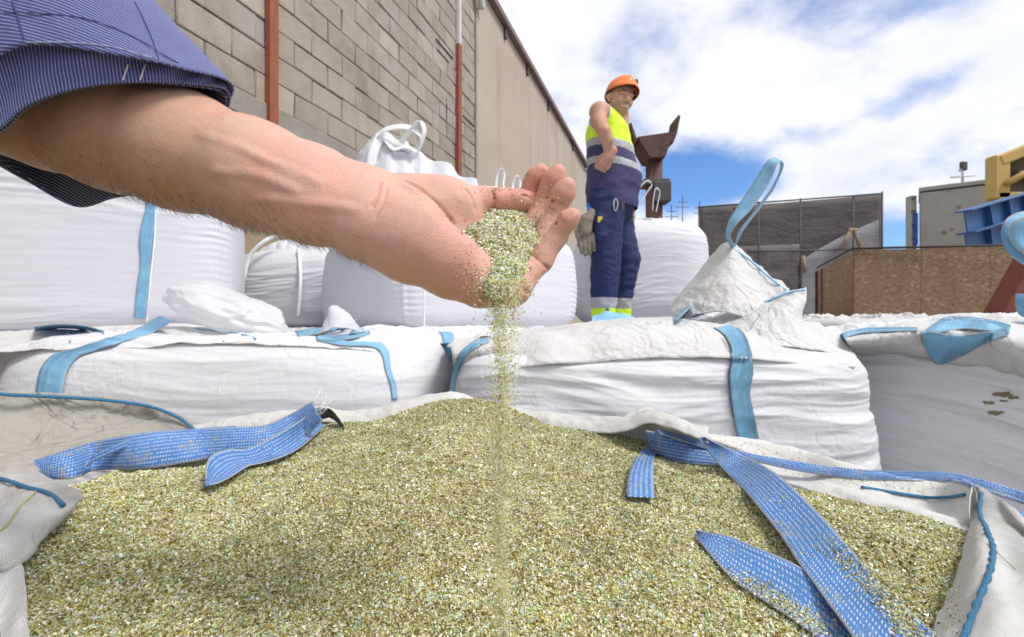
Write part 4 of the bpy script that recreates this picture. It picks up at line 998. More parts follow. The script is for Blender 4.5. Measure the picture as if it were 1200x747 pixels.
fl = [PL([(378, 386, 1.55), (384, 370, 1.55), (388, 359, 1.56), (398, 361, 1.56), (412, 370, 1.56), (422, 384, 1.55)]), PL([(374, 392, 1.45), (384, 388, 1.44), (392, 384, 1.44), (402, 384, 1.44), (414, 386, 1.44), (424, 390, 1.45)])]
G = loft(fl, 20, 40); G = G+gnormals(G)*(.006*crumple(G[..., 0], G[..., 2], 0, 12, 3, 1))[..., None]
o = sheet('plastic_scrap', G, M['film'], None, .001); tag(o, 'small upright scrap of cloudy plastic beside the folded blue loop', 'plastic scrap')
# ================= the open bag of crushed glass in front =================
def m_grain(nm, tex):
    m_, t = material(nm)
    if tex:
        oc = t.n('ShaderNodeTexCoord').outputs['Object']
        v = t.n('ShaderNodeTexVoronoi', {'Vector': oc, 'Scale': 430}); r_ = t.n('ShaderNodeSeparateColor', {0: v.outputs[1]}).outputs[0]
        c = t.ramp(r_, [(0, (.10, .07, .015)), (.2, (.22, .17, .04)), (.45, (.36, .31, .11)), (.7, (.46, .44, .22)), (.9, (.60, .60, .45)), (1, (.8, .8, .75))])
        finish(t, bsdf(t, Base_Color=c, Roughness=.3, Normal=bump(t, v.outputs[0], .002))); return m_
    at = t.n('ShaderNodeAttribute', attribute_name='Col').outputs[0]
    b = bsdf(t, Base_Color=at, Roughness=.10); b.inputs['Specular IOR Level'].default_value = .75
    tr = t.n('ShaderNodeBsdfTranslucent', {0: at})
    finish(t, t.n('ShaderNodeMixShader', {0: .3, 1: b, 2: tr})); return m_
M['grain'] = m_grain('crushed_glass', False)
m_, t = material('falling_crushed_glass'); at = t.n('ShaderNodeAttribute', attribute_name='Col').outputs[0]
b = bsdf(t, Base_Color=at, Roughness=.1); tr = t.n('ShaderNodeBsdfTranslucent', {0: at}); tp = t.n('ShaderNodeBsdfTransparent', {0: (.97, .96, .90)})
finish(t, t.n('ShaderNodeMixShader', {0: .38, 1: t.n('ShaderNodeMixShader', {0: .5, 1: b, 2: tr}), 2: tp})); M['fall'] = m_
M['sand'] = m_grain('packed_crushed_glass', True)
PAL = np.array([(.68, .66, .37), (.52, .48, .16), (.36, .27, .055), (.20, .125, .02), (.86, .86, .72), (.95, .95, .93), (.56, .68, .40), (.33, .50, .26), (.78, .77, .46), (.42, .55, .68)])
PW = np.array([.18, .17, .14, .12, .11, .07, .08, .05, .09, .01]); PW /= PW.sum()
def grains(name, X, size, mat, parent=None, seed=0, pw=None):
    r_ = np.random.default_rng(seed); n = len(X)
    th = np.array([0, 2.1, 4.2])
    a = th[None]+r_.normal(0, .35, (n, 3))
    B = np.zeros((n, 5, 3)); rr = r_.uniform(.6, 1.15, (n, 3))
    B[:, :3, 0] = np.cos(a)*rr; B[:, :3, 1] = np.sin(a)*rr; B[:, 3, 2] = r_.uniform(.35, .8, n); B[:, 4, 2] = -r_.uniform(.35, .8, n)
    B[:, 3, :2] = r_.normal(0, .25, (n, 2))
    q = r_.normal(size=(n, 4)); q /= np.linalg.norm(q, axis=1)[:, None]; w_, x, y, z = q.T
    R_ = np.stack([1-2*(y*y+z*z), 2*(x*y-z*w_), 2*(x*z+y*w_), 2*(x*y+z*w_), 1-2*(x*x+z*z), 2*(y*z-x*w_), 2*(x*z-y*w_), 2*(y*z+x*w_), 1-2*(x*x+y*y)], -1).reshape(n, 3, 3)
    B = np.einsum('nij,nkj->nki', R_, B)*np.broadcast_to(size, n)[:, None, None]
    V = (B+X[:, None]).reshape(-1, 3)
    f = np.array([[0, 1, 3], [1, 2, 3], [2, 0, 3], [1, 0, 4], [2, 1, 4], [0, 2, 4]])
    Fc = (np.arange(n)[:, None, None]*5+f[None]).reshape(-1, 3)
    cl_ = perlin(X[:, 0]*38, X[:, 1]*38, X[:, 2]*38)+.6*perlin(X[:, 0]*90, X[:, 1]*90, X[:, 2]*90)+.5*perlin(X[:, 0]*7, X[:, 1]*7, 1.5)
    ci = r_.choice(len(PAL), n, p=PW if pw is None else pw); c = PAL[ci]*r_.uniform(.8, 1.2, (n, 1))*(1.14+.27*cl_)[:, None]
    return mk(name, V, Fc, mat, parent, smooth=False, col=np.repeat(np.clip(c, 0, 1), 5, 0))
def sandz(x, Y):
    d = .160+.215*(1.02-np.minimum(Y, 1.02))+.30*np.maximum(0, Y-1.0)
    d = d+sst(.55, .95, Y)*(.046*(1-np.exp(-((x+.115)/.15)**2))+.10*np.maximum(0, np.abs(x+.1)-.25)**1.5)
    d = d-.014*fbm(x*3.1+.4, Y*3.1, .3, 3)*.75*(1-.7*sst(.8, .95, Y))-.005*fbm(x*14, Y*14, 2.3, 3)
    d = d-.0095*fbm(x*8+2, Y*8, 5.3, 2)+.022*sst(.70, .84, .731*x+.682*Y)*(x > -.05)
    d = d+.012*np.exp(-(((x-.31)/.07)**2+((Y-.62)/.10)**2))     # trough under the straps
    return H-d
nx, ny = 330, 290
sx = np.linspace(-.70, .70, nx); sy = np.linspace(-.02, 1.10, ny); SX, SY = np.meshgrid(sx, sy, indexing='ij')
SZ = sandz(SX, SY); ins = ((np.abs(SX/.665)**4+np.abs((SY-.53)/.565)**4) < 1) & (.731*SX+.682*SY < .868)
Fq = grid_faces(nx, ny)[:, ::-1]; kp = ins.reshape(-1)[Fq].all(1)
sandV = np.stack([SX, SY, SZ], -1).reshape(-1, 3)
# skirt down so it is a body, not a skin
fb = thing('bulk_bag', (0, .53, 0), 'opened bag in the foreground full of greenish crushed glass, white rim folded out', 'bulk bag', G_)
used = np.unique(Fq[kp]); remap = np.full(len(sandV), -1); remap[used] = np.arange(len(used))
so = mk('crushed_glass', sandV[used], remap[Fq[kp]], M['sand'], None, loc=(0, .53, .7)); tag(so, 'heap of greenish crushed glass filling the open foreground bag', 'crushed glass', kind='stuff')
ex, ey = np.meshgrid(np.linspace(-1.4, 1.4, 180), np.linspace(-.1, 1.5, 110), indexing='ij'); eV = np.stack([ex, ey, sandz(ex, ey)], -1).reshape(-1, 3)
BS = BVHTree.FromPolygons([tuple(v) for v in eV.tolist()], grid_faces(180, 110)[:, ::-1].tolist())
def BESIDE(A_, px, dY):
    """second edge of a strap: its own pixels, dY further away than the first edge"""
    A_ = catmull(A_, len(px)) if len(A_) != len(px) else A_
    return np.array([P(p[0], p[1], a[1]+(dY[i] if hasattr(dY, '__len__') else dY)) for i, (p, a) in enumerate(zip(px, A_))])
r = np.random.default_rng(5)
N_ = 430000
gy_ = .26+.82*r.random(N_)**.9; gxx = (r.random(N_)*2-1)*np.minimum(.66, gy_*1.10+.02)
kp2 = ((np.abs(gxx/.655)**4+np.abs((gy_-.53)/.555)**4) < 1) & (.731*gxx+.682*gy_ < .862)
gxx, gy_ = gxx[kp2], gy_[kp2]
sz_ = np.clip(r.lognormal(math.log(.00114), .44, len(gxx)), .0006, .0034)
X = np.stack([gxx, gy_, sandz(gxx, gy_)+sz_*.3+r.uniform(-.0006, .0010, len(gxx))], 1)
grains('glass_grains', X, sz_, M['grain'], so, 3)
bag_shell(fb, 0, .53, .0, H-.43, 1.34, 1.14, 0, M['bag'], n=5, bulge=.02, nth=300, nz=90, ntop=20, wr=.005, seed=2.9, cr=.01, edge=.05)
# inner wall rising from the body to the rim (closed ring), mostly behind the flaps
k = 220; a_ = np.linspace(0, 2*np.pi, k, endpoint=False); c_, s_ = np.cos(a_), np.sin(a_)
bx = np.sign(c_)*np.abs(c_)**.5*.668; by = .53+np.sign(s_)*np.abs(s_)**.5*.568
ss_ = np.maximum(0, .731*bx+.682*by-.868); bx = bx-.731*ss_; by = by-.682*ss_
rimz = sandz(bx, by)-.006+.004+.004*np.sin(a_*13)+.005*perlin(bx*5, by*5, 1)
rows = []
for j, v in enumerate(np.linspace(0, 1, 24)):
    out = 1+.012*np.sin(v*9+2*perlin(bx*3, by*3, 4))
    rows.append(np.stack([bx*out, .53+(by-.53)*out, (H-.44)*(1-v)+rimz*v+0*bx], 1))
V = np.array(rows); V[..., 0] += .006*crumple(V[..., 0], V[..., 1], V[..., 2], 9, 3, 2)
Vo = V.reshape(-1, 3); Vi = V.copy(); Vi[..., 0] *= .995; Vi = Vi.reshape(-1, 3)
f = grid_faces(24, k, True); nn = len(Vo); tp_ = np.arange(k)+23*k
mk('bag_wall', np.vstack([Vo, Vi]), np.vstack([f, f[:, ::-1]+nn, np.stack([tp_, np.roll(tp_, -1), np.roll(tp_, -1)+nn, tp_+nn], 1)]), M['hem'], fb, uv=np.vstack([Vo[:, [0, 2]], Vi[:, [0, 2]]]))

def flap(name, rows_, mat, n=50, m=120, amp=.006, s=9, seed=0, thick=.0016, parent=fb):
    G = loft(rows_, n, m); N = gnormals(G); G = G+N*(amp*crumple(G[..., 0], G[..., 1], G[..., 2], s, 4, seed))[..., None]
    return sheet(name, G, mat, parent, thick)
# far rim: thin wavy cream edge behind the heap
R0 = [(150, 500, 1.12), (225, 499, 1.12), (262, 492, 1.12), (300, 486, 1.12), (340, 481, 1.12), (380, 478, 1.12), (405, 482, 1.12), (430, 480, 1.12), (470, 470, 1.12), (530, 460, 1.13), (570, 470, 1.13), (600, 476, 1.13), (640, 484, 1.10), (690, 490, 1.05), (730, 490, 1.01), (760, 480, .98), (790, 488, .94), (830, 503, .90)]
R1 = [(x, y+16, Y-.05) for x, y, Y in R0]; R2 = [(x, y+30, Y+.03) for x, y, Y in R0]
flap('far_rim', [PL(R1), PL([(x, y+5, Y-.035) for x, y, Y in R0]), PL(R0), PL(R2), PL([(x, y+120, Y+.05) for x, y, Y in R0])], M['hem'], 60, 260, .006, 13, 4)
# left flap standing up: grey weathered inside
LF = [PL([(-60, 452, .82), (0, 459, .88), (57, 462, .93), (120, 466, .98), (177, 474, 1.02), (211, 488, 1.03), (228, 504, 1.03)]),
      PL([(-60, 490, .82), (0, 492, .87), (57, 490, .92), (120, 488, .97), (170, 490, 1.02), (205, 496, 1.02), (224, 505, 1.02)]),
      PL([(-60, 520, .80), (0, 520, .84), (57, 515, .89), (120, 508, .94), (170, 506, .99), (205, 506, 1.0), (226, 508, 1.0)]),
      PL([(-60, 580, .74), (0, 560, .77), (57, 548, .81), (115, 535, .86), (170, 524, .92), (205, 520, .95), (232, 516, .97)])]
flap('left_flap', LF, M['liner'], 70, 130, .018, 5, 6)
mb = MB(); mb.tube(PL([(-60, 455, .815), (0, 462, .862), (57, 465, .912), (120, 469, .962), (177, 477, 1.0), (211, 491, 1.01), (226, 503, 1.01)]), .0032, 7, 120); mb.build('hem_cord', M['cord'], fb)
flap('left_inner_edge', [ON(BS, [(100, 548), (180, 530), (250, 520), (300, 510)], .002), ON(BS, [(90, 540), (170, 522), (240, 512), (300, 500)], .015)], M['hem'], 16, 60, .004, 14, 2)
# left near flap: white hem folded over the heap
a = [(-80, 560), (-40, 550), (0, 541), (28, 548), (60, 561), (92, 577)]
LW = [ON(BS, [(x, y) for x, y in a], .03), ON(BS, [(-80, 600), (-40, 590), (0, 578), (30, 580), (62, 580), (95, 584)], .032), ON(BS, [(-80, 660), (-40, 650), (0, 640), (28, 622), (56, 606), (90, 592)], .024), ON(BS, [(-80, 700), (-40, 690), (0, 672), (10, 668), (26, 660), (60, 622)], .010)]
LWo = flap('near_left_hem', LW, M['hem'], 60, 100, .004, 14, 9, .0022)
BLW = bvh_of(LWo)
mb = MB(); mb.tube(ON(BLW, [(-80, 558), (-30, 556), (0, 561), (34, 572), (56, 578), (74, 592)], .002), .0028, 7, 90); mb.build('hem_cord', M['cord'], fb)
mb = MB(); mb.tube(ON(BLW, [(-60, 660), (0, 622), (22, 596), (44, 574)], .0006), .0010, 5, 40); mb.build('yellow_stitch', plain('yellow_thread', (.45, .42, .12), .6), fb)
LL = [ON(BS, [(-70, 700), (0, 672), (22, 660), (30, 690), (32, 720), (36, 770)], .012), ON(BS, [(-80, 720), (-10, 700), (8, 690), (18, 712), (22, 740), (24, 775)], .008), ON(BS, [(-90, 740), (-20, 730), (-10, 730), (0, 740), (4, 755), (6, 790)], .003)]
flap('near_left_liner', LL, M['hem'], 30, 80, .003, 14, 19)
# right rim: long white hem under the long strap, then the corner flap
pl_ = [(832, 524), (880, 540), (930, 556), (976, 571), (1010, 582), (1050, 592), (1090, 602), (1136, 616)]
r1_ = ON(BS, [(x, y-9) for x, y in pl_], .012)
RR = [ON(BS, [(x, y+22) for x, y in pl_], -.012), ON(BS, pl_, .003), r1_, BESIDE(r1_, [(826, 507), (884, 514), (940, 527), (985, 540), (1028, 552), (1065, 561), (1100, 565), (1138, 566)], .03),
      BESIDE(r1_, [(826, 530), (884, 545), (944, 560), (985, 575), (1028, 590), (1065, 600), (1100, 605), (1150, 610)], .07)]
RRo = flap('right_rim', RR, M['hem'], 60, 200, .005, 12, 7)
BRR = bvh_of(RRo); mb = MB(); mb.tube(ON(BRR, [(1010, 571), (1045, 577), (1085, 583), (1110, 583), (1130, 580)], .002), .0024, 7, 60); mb.build('hem_cord', M['cord'], fb)
RF = [ON(BS, [(1134, 568), (1140, 585), (1138, 603), (1127, 650), (1103, 708), (1087, 745), (1065, 795)], .006),
      ON(BS, [(1142, 566), (1150, 590), (1154, 612), (1150, 660), (1136, 715), (1120, 755), (1100, 805)], .030),
      ON(BS, [(1160, 576), (1172, 604), (1182, 640), (1182, 690), (1172, 740), (1160, 780), (1150, 830)], .034),
      ON(BS, [(1192, 600), (1215, 630), (1240, 660), (1250, 700), (1250, 760), (1250, 800), (1250, 850)], .030),
      ON(BS, [(1230, 640), (1290, 700), (1330, 760), (1350, 820), (1350, 880), (1350, 920), (1350, 960)], .0)]
CF = flap('corner_flap', RF, M['hem'], 90, 130, .006, 7, 12, .002)
BCF = bvh_of(CF)
cc = catmull(ON(BCF, [(1150, 578), (1148, 600), (1158, 625), (1164, 645), (1160, 670), (1150, 695), (1140, 720), (1128, 750), (1118, 775)], .0015), 200)
cc[:, 0] += .0006*np.sin(np.arange(200)*1.1); mb = MB(); mb.tube(cc, .0024+.0004*np.sin(np.arange(200)*.9), 7); mb.build('hem_cord', M['cord'], fb)
mb = MB(); mb.tube(ON(BCF, [(1136, 630), (1160, 640), (1190, 668)], .0008), .0004, 4, 30); mb.build('pulled_thread', M['dark'], fb)
# torn bits of the far rim
flap('torn_edge', [PL([(735, 488, 1.02), (756, 478, 1.01), (775, 486, 1.01), (800, 497, 1.0)]), PL([(728, 494, 1.0), (752, 489, .99), (778, 498, .99), (800, 505, .98)]), ON(BS, [(735, 503), (755, 502), (778, 508), (802, 514)], .004)], M['hem'], 30, 60, .006, 22, 4)
# ---- straps of this bag
SW = M['strap']
# long one along the right rim
eb = ON(BS, [(772, 508), (800, 517), (840, 530), (880, 540), (940, 553), (1000, 561), (1060, 563), (1120, 566), (1160, 578), (1200, 591), (1260, 616)], .020)
ea = BESIDE(eb, [(770, 503), (800, 511), (840, 522), (880, 532), (940, 542), (1000, 550), (1060, 552), (1120, 555), (1160, 565), (1200, 577), (1260, 600)], .015)
strap('lifting_strap', ea, eb, SW, fb, m=200, bv=BRR, lift=.003)
strap('lifting_strap', PL([(1150, 590, .73), (1175, 597, .72), (1200, 600, .71), (1250, 610, .70)]), PL([(1150, 596, .71), (1175, 608, .70), (1200, 613, .69), (1250, 624, .68)]), SW, fb, m=50)
# the band from the little loop to the big strap, lying on the glass
ea = ON(BS, [(757, 505), (775, 508), (800, 512), (825, 518), (845, 530)], .014); eb = ON(BS, [(762, 530), (780, 538), (808, 544), (832, 546), (856, 548)], .003)
strap('lifting_strap', ea, eb, SW, fb, m=60, rough=.001)
ea = ON(BS, [(770, 509), (756, 524), (741, 545), (736, 562), (735, 582)], .012); eb = ON(BS, [(779, 510), (770, 528), (766, 548), (766, 565), (767, 584)], .009)
strap('strap_end', ea, eb, SW, fb, m=60, rough=.001)
# big diagonal strap: rises off the heap, its lower edge close to the glass
ea = ON(BS, [(818, 514), (844, 546), (880, 584), (912, 624), (936, 660), (960, 692), (1000, 747), (1030, 790)], .014)
eb = BESIDE(ea, [(828, 514), (868, 533), (912, 557), (951, 593), (986, 631), (1020, 671), (1072, 722), (1130, 770)], (.0, .02, .03, .03, .025, .025, .02, .02))
s_big = strap('lifting_strap', ea, eb, SW, fb, m=220, n=9, camber=.004, rough=.0008, bv=BS, lift=.003)
# lower strap lying almost flat
ea = ON(BS, [(815, 628), (832, 650), (862, 682), (898, 706), (932, 728), (965, 752), (1000, 780)], .004)
eb = BESIDE(ea, [(816, 621), (856, 630), (896, 646), (934, 663), (966, 688), (1002, 722), (1040, 760)], (.0, .025, .035, .04, .035, .03, .03))
s_low = strap('strap_end', ea, eb, SW, fb, m=160, n=9, camber=.003, rough=.0008, bv=BS, lift=.003)
# left strap and its twisted end
ea = PL([(10, 549, .78), (29, 543, .80), (70, 530, .83), (114, 517, .865), (160, 509, .90), (211, 503, .935), (260, 501, .96), (300, 500, .965), (331, 489, .975), (366, 471, .98)])
eb = ON(BS, [(20, 562), (46, 562), (86, 561), (110, 552), (171, 550), (215, 543), (250, 537), (285, 534), (325, 530), (352, 519), (378, 492)], .010)
ea = BESIDE(eb, [(10, 549), (32, 542), (70, 530), (105, 519), (150, 510), (190, 505), (228, 503), (268, 501), (308, 499), (336, 488), (366, 471)], .028)
strap('lifting_strap', ea, eb, SW, fb, m=200, n=9, camber=.004, rough=.001, bv=BS, lift=.003)
eb2_ = BESIDE(eb, [(97, 556), (104, 545), (125, 534), (145, 526), (165, 521), (185, 518), (205, 515), (225, 512), (245, 510), (262, 509), (275, 508)], -.004)
eb2_[:, 1] = np.linspace(.80, .90, 11); eb2_ = np.array([P(p[0], p[1], q[1]) for p, q in zip([(97, 556), (104, 545), (125, 534), (145, 526), (165, 521), (185, 518), (205, 515), (225, 512), (245, 510), (262, 509), (275, 508)], eb2_)])
ea2_ = eb2_+np.array([0, .006, .012])
strap('strap_fold', ea2_, eb2_, SW, fb, m=80)
eb = ON(BS, [(380, 500), (356, 522), (332, 535), (306, 543), (290, 547), (274, 557), (256, 566), (246, 568)], .012)
ea = BESIDE(eb, [(374, 476), (350, 494), (318, 512), (290, 526), (266, 527), (248, 534), (242, 548), (242, 560)], (.01, .015, .02, .02, .025, .025, .02, .01))
strap('strap_end', ea, eb, SW, fb, m=140, n=12, camber=.008, rough=.001, bv=BS, lift=.003)
mb = MB()
for q in range(14):
    a0 = P(360+rng.uniform(0, 14), 486+rng.uniform(-6, 6), .95); mb.tube([a0, a0+[.012, 0, .012]+rng.normal(0, .004, 3), a0+[.024, 0, .02]+rng.normal(0, .008, 3)], .0006, 4)
mb.build('frayed_threads', M['strap_white'], fb)
flap('dark_scrap', [PL([(366, 482, .99), (380, 478, .99), (392, 486, .985), (402, 497, .98)]), ON(BS, [(372, 492), (384, 490), (396, 497), (404, 502)], .004)], M['dark'], 14, 30, .006, 30, 5)

# glass that has run onto the straps and the rim
BST = bvh_of(s_big, s_low, CF, RRo); r = np.random.default_rng(31); X = []
for cx_, cy_, sx_, sy_, rot_, nn_ in ((1030, 690, 26, 9, .85, 900), (985, 655, 16, 6, .85, 260), (1060, 728, 24, 9, .8, 700), (905, 700, 34, 6, .55, 700), (945, 726, 26, 7, .6, 500), (850, 672, 22, 3, .6, 120), (930, 600, 30, 14, .9, 90), (1115, 690, 6, 30, 0, 160), (1000, 562, 60, 4, .12, 240), (900, 528, 40, 4, .25, 160)):
    for _ in range(nn_):
        u_, v_ = r.normal()*sx_, r.normal()*sy_; px, py = cx_+u_*math.cos(rot_)-v_*math.sin(rot_), cy_+u_*math.sin(rot_)+v_*math.cos(rot_)
        dd = Vector(((px-600)/F, 1, -(py-373.5)/F)); h_ = BST.ray_cast(Vector((0, 0, H)), dd.normalized())
        if h_[0] is not None:
            q = np.array(h_[0]); 
            if q[2] > sandz(q[0], q[1])-.001: X.append(q+np.array([0, -.0004, .0005]))
X = np.array(X); grains('spilled_grains', X, np.clip(r.lognormal(math.log(.0010), .4, len(X)), .0005, .0022), M['grain'], so, 33)
# ================= the outstretched arm and cupped hand =================
def m_skin(nm, base=(.52, .27, .18), fine=1.0, sss=.0035):
    m_, t = material(nm); oc = t.n('ShaderNodeTexCoord').outputs['Object']
    at = t.n('ShaderNodeAttribute', attribute_name='Col').outputs[0]
    n1 = t.noise(oc, 28, 5, .6).outputs[0]; n2 = t.noise(oc, 260, 4, .6).outputs[0]
    v = t.n('ShaderNodeTexVoronoi', {'Vector': oc, 'Scale': 900*fine}, feature='DISTANCE_TO_EDGE').outputs[0]
    c = t.mix(t.smap(n1, .35, .7, 0, .45), at, t.mix(1.0, at, (1.12, .80, .76), 'MULTIPLY'))
    c = t.mix(t.smap(n2, .45, .75, 0, .25), c, t.mix(1.0, c, (.80, .72, .70), 'MULTIPLY'))
    lines = t.noise(t.n('ShaderNodeMapping', {0: oc, 2: (0, .35, 0), 3: (60, 60, 420)}).outputs[0], 1.2, 4, .6, .8).outputs[0]
    nr = bump(t, t.m('ADD', t.smap(v, 0, .25), t.m('MULTIPLY', n2, .6)), .00022, .9)
    nr = bump(t, t.m('ADD', n1, t.m('MULTIPLY', lines, .35)), .0011, .7, nr)
    b = bsdf(t, Base_Color=c, Roughness=.42, Normal=nr); b.inputs['Specular IOR Level'].default_value = .4
    b.inputs['Subsurface Weight'].default_value = .25; b.inputs['Subsurface Scale'].default_value = sss; b.inputs['Subsurface Radius'].default_value = (1, .35, .2)
    finish(t, b); return m_
M['skin'] = m_skin('skin')
person1 = thing('person', P(-200, -40, .30), 'outstretched bare left arm in a rolled blue pinstriped sleeve, cupped hand pouring crushed glass', 'person')
lo = np.array([-.60, .28, H-.07]); hi = np.array([.075, .53, H+.40])
hs = .00130
A = SDF(lo, hi, hs)
mir = lambda *p: P(*p)
# forearm: meaty near the elbow, oval at the wrist
A.chain([P(-250, -190, .365), P(-90, -20, .385), P(-8, 98, .405)], [.044, .045, .046], .01)
A.chain([P(-8, 98, .405), P(60, 124, .41), P(140, 150, .412), P(215, 178, .41), P(290, 202, .407), P(360, 224, .405), P(420, 242, .408)], [.046, .050, .0510, .0470, .0400, .0330, .0290], .02)
A.chain([P(300, 200, .415), P(370, 217, .42), P(425, 232, .425), P(470, 238, .43)], [.030, .026, .0225, .0215], .02)   # radius side
A.chain([P(300, 215, .40), P(370, 243, .395), P(420, 264, .392), P(470, 285, .392)], [.031, .027, .0225, .025], .02)       # ulna side
# two tendons at the wrist
A.chain([P(350, 215, .385), P(400, 235, .383), P(448, 250, .390)], [.010, .007, .004], .012)
# palm slab: metacarpals
mcp = {'i': P(572, 276, .445), 'm': P(585, 296, .425), 'r': P(596, 316, .407), 'p': P(603, 334, .392)}
for k_, w_, r1_, r2_ in (('i', P(478, 240, .43), .017, .0135), ('m', P(470, 255, .42), .018, .013), ('r', P(465, 268, .41), .019, .0125), ('p', P(460, 280, .40), .020, .0125)):
    A.chain([w_, (w_+mcp[k_])/2+[0, .005, -.006], mcp[k_]+[0, .003, -.003]], [r1_, r1_*.95, r2_], .012)
# hypothenar (near, low) and thenar (far, high) pads
A.chain([P(445, 262, .398), P(490, 280, .392), P(530, 306, .388), P(562, 330, .384), P(590, 338, .386)], [.027, .0315, .0270, .0190, .0125], .014)
A.ell(P(508, 242, .432), (.040, .021, .026), None, .012)
A.ell(P(528, 252, .428), (.026, .017, .020), np.array([[.9, 0, -.43], [0, 1, 0], [.43, 0, .9]]), .008)
# web between thumb and index
A.chain([P(530, 250, .44), P(565, 262, .452)], [.012, .009], .01)
# scoop of the palm
n_ = np.array([-.1, -.62, .75]); n_ /= np.linalg.norm(n_)
A.ell(P(565, 290, .408)+n_*.022, (.036, .022, .024), np.array([[.85, 0, -.5], [0, 1, 0], [.5, 0, .85]]), .010, 's')
A.chain([P(472, 216, .398), P(490, 228, .394), P(510, 242, .393), P(528, 258, .395), P(545, 276, .40)], [.004, .006, .008, .009, .009], .012, 's')
palm = A.d.copy()
# thumb
th_ = [P(500, 234, .434), P(553, 236, .449), P(592, 237, .458), P(613, 238, .461), P(624, 238, .462)]
fing = {'t': (th_, [.015, .0125, .0112, .0102, .0085]),
        'i': ([mcp['i'], P(608, 258, .466), P(620, 229, .470), P(630, 207, .465), P(634, 200, .462)], [.0118, .0097, .0087, .0088, .0066]),
        'm': ([mcp['m'], P(625, 270, .452), P(640, 237, .457), P(651, 209, .450), P(654, 201, .447)], [.0118, .0098, .0088, .0089, .0067]),
        'r': ([mcp['r'], P(636, 288, .430), P(651, 253, .435), P(662, 225, .428), P(665, 217, .425)], [.0115, .0094, .0085, .0086, .0064]),
        'p': ([mcp['p'], P(635, 306, .402), P(654, 277, .403), P(667, 258, .398), P(671, 253, .396)], [.0118, .0088, .0079, .0077, .0064])}
tot = palm.copy()
for k_, (jp, jr) in fing.items():
    A.d = palm.copy() if False else np.full_like(palm, .5)
    A.chain(jp, jr, .001)
    # pads between the joints on the palmar side
    jp = [np.array(q) for q in jp]
    pal = n_ if k_ != 't' else np.array([0, -.7, .2])
    for i in range(1 if k_ != 't' else 1, 4):
        mid_ = (jp[i]+jp[i+1])/2 if i < 3 else jp[3]*.8+jp[2]*.2
        d_ = jp[min(i+1, 4)]-jp[i]; d_ /= np.linalg.norm(d_); pn = -np.cross(d_, [0, .75, .66]) if k_ != 't' else pal
        pn = np.asarray(pn)/np.linalg.norm(pn)
        if pn@np.array([-1, -.4, .4]) < 0 and k_ != 't': pn = -pn
        sc_ = np.linalg.norm(jp[min(i+1, 4)]-jp[i]) if i < 3 else .014
        A.cap(mid_+pn*jr[i]*.28-d_*sc_*.22, mid_+pn*jr[i]*.28+d_*sc_*.22, jr[i]*.86, jr[i]*.84, .004)
    fd = A.d
    # joint creases: shallow grooves round the flexor side
    e = fd; base = palm
    kk = .007 if k_ != 't' else .009
    hh = np.clip(.5+.5*(e-base)/kk, 0, 1); w1 = e*(1-hh)+base*hh-kk*hh*(1-hh)
    k2 = .0008; hh = np.clip(.5+.5*(w1-tot)/k2, 0, 1); tot = w1*(1-hh)+tot*hh-k2*hh*(1-hh)
A.d = tot
def groove(pts, w_=.0011, dep=.0011, k=.0012):
    c = catmull(np.array(pts), 24)
    A.chain(c, [w_]*24, k, 's')
def surf_line(px_pts):
    """pixel polyline -> points on the skin (march along the ray to the SDF surface)"""
    out = []
    for (px, py) in px_pts:
        d = np.array([(px-600)/F, 1, -(py-373.5)/F]); Ys = np.arange(.30, .52, .0008); X = np.array([0, 0, H])+Ys[:, None]*d
        ix = np.clip(((X-A.lo)/A.h).round().astype(int), 0, np.array(A.d.shape)-1); v = A.d[ix[:, 0], ix[:, 1], ix[:, 2]]
        h_ = np.argmax(v < 0) if (v < 0).any() else None
        if h_ is not None: out.append(X[h_])
    return out
cre = []
for pl in (((476, 213), (492, 222), (508, 235), (521, 249), (531, 262), (540, 274)),             # life line round the thumb pad
           ((458, 208), (454, 222), (449, 238), (440, 255)),                                     # wrist
           ((545, 222), (553, 232), (557, 246)),
           ((576, 220), (577, 235), (576, 251)), ((579, 221), (580, 236), (579, 250)),
           ((646, 251), (654, 256), (662, 262)), ((611, 229), (618, 231), (627, 236)), ((632, 238), (640, 242), (648, 247)), ((644, 258), (652, 262)), ((641, 232), (650, 237), (660, 240)), ((447, 214), (443, 228), (436, 244)), 
           ((625, 300), (634, 308), (644, 316)), ((606, 328), (612, 336), (618, 344))):
    q = surf_line(pl)
    if len(q) >= 2: cre.append(q)
for pl in (((235, 158), (285, 176), (330, 196), (372, 214)), ((300, 232), (345, 236), (385, 240), (418, 246)), ((250, 200), (300, 205), (345, 222))):
    q = surf_line(pl)
    if len(q) > 2: A.chain(catmull(np.array(q)+[0, .0016, -.0004], 20), list(np.r_[.0008, np.full(18, .0015), .0008]), .006)
for i, q in enumerate(cre): groove(q, .0011 if i > 1 else (.0015 if i == 0 else .0009))
V, Fq = A.mesh(); V = relax(V, Fq, 2, .5)
# keep the single connected body
N = vnorm(V, Fq)
V = V+N*(.00045*fbm(V[:, 0]*45, V[:, 1]*45, V[:, 2]*45, 3)+.0006*perlin(V[:, 0]*16, V[:, 1]*16, V[:, 2]*16))[:, None]
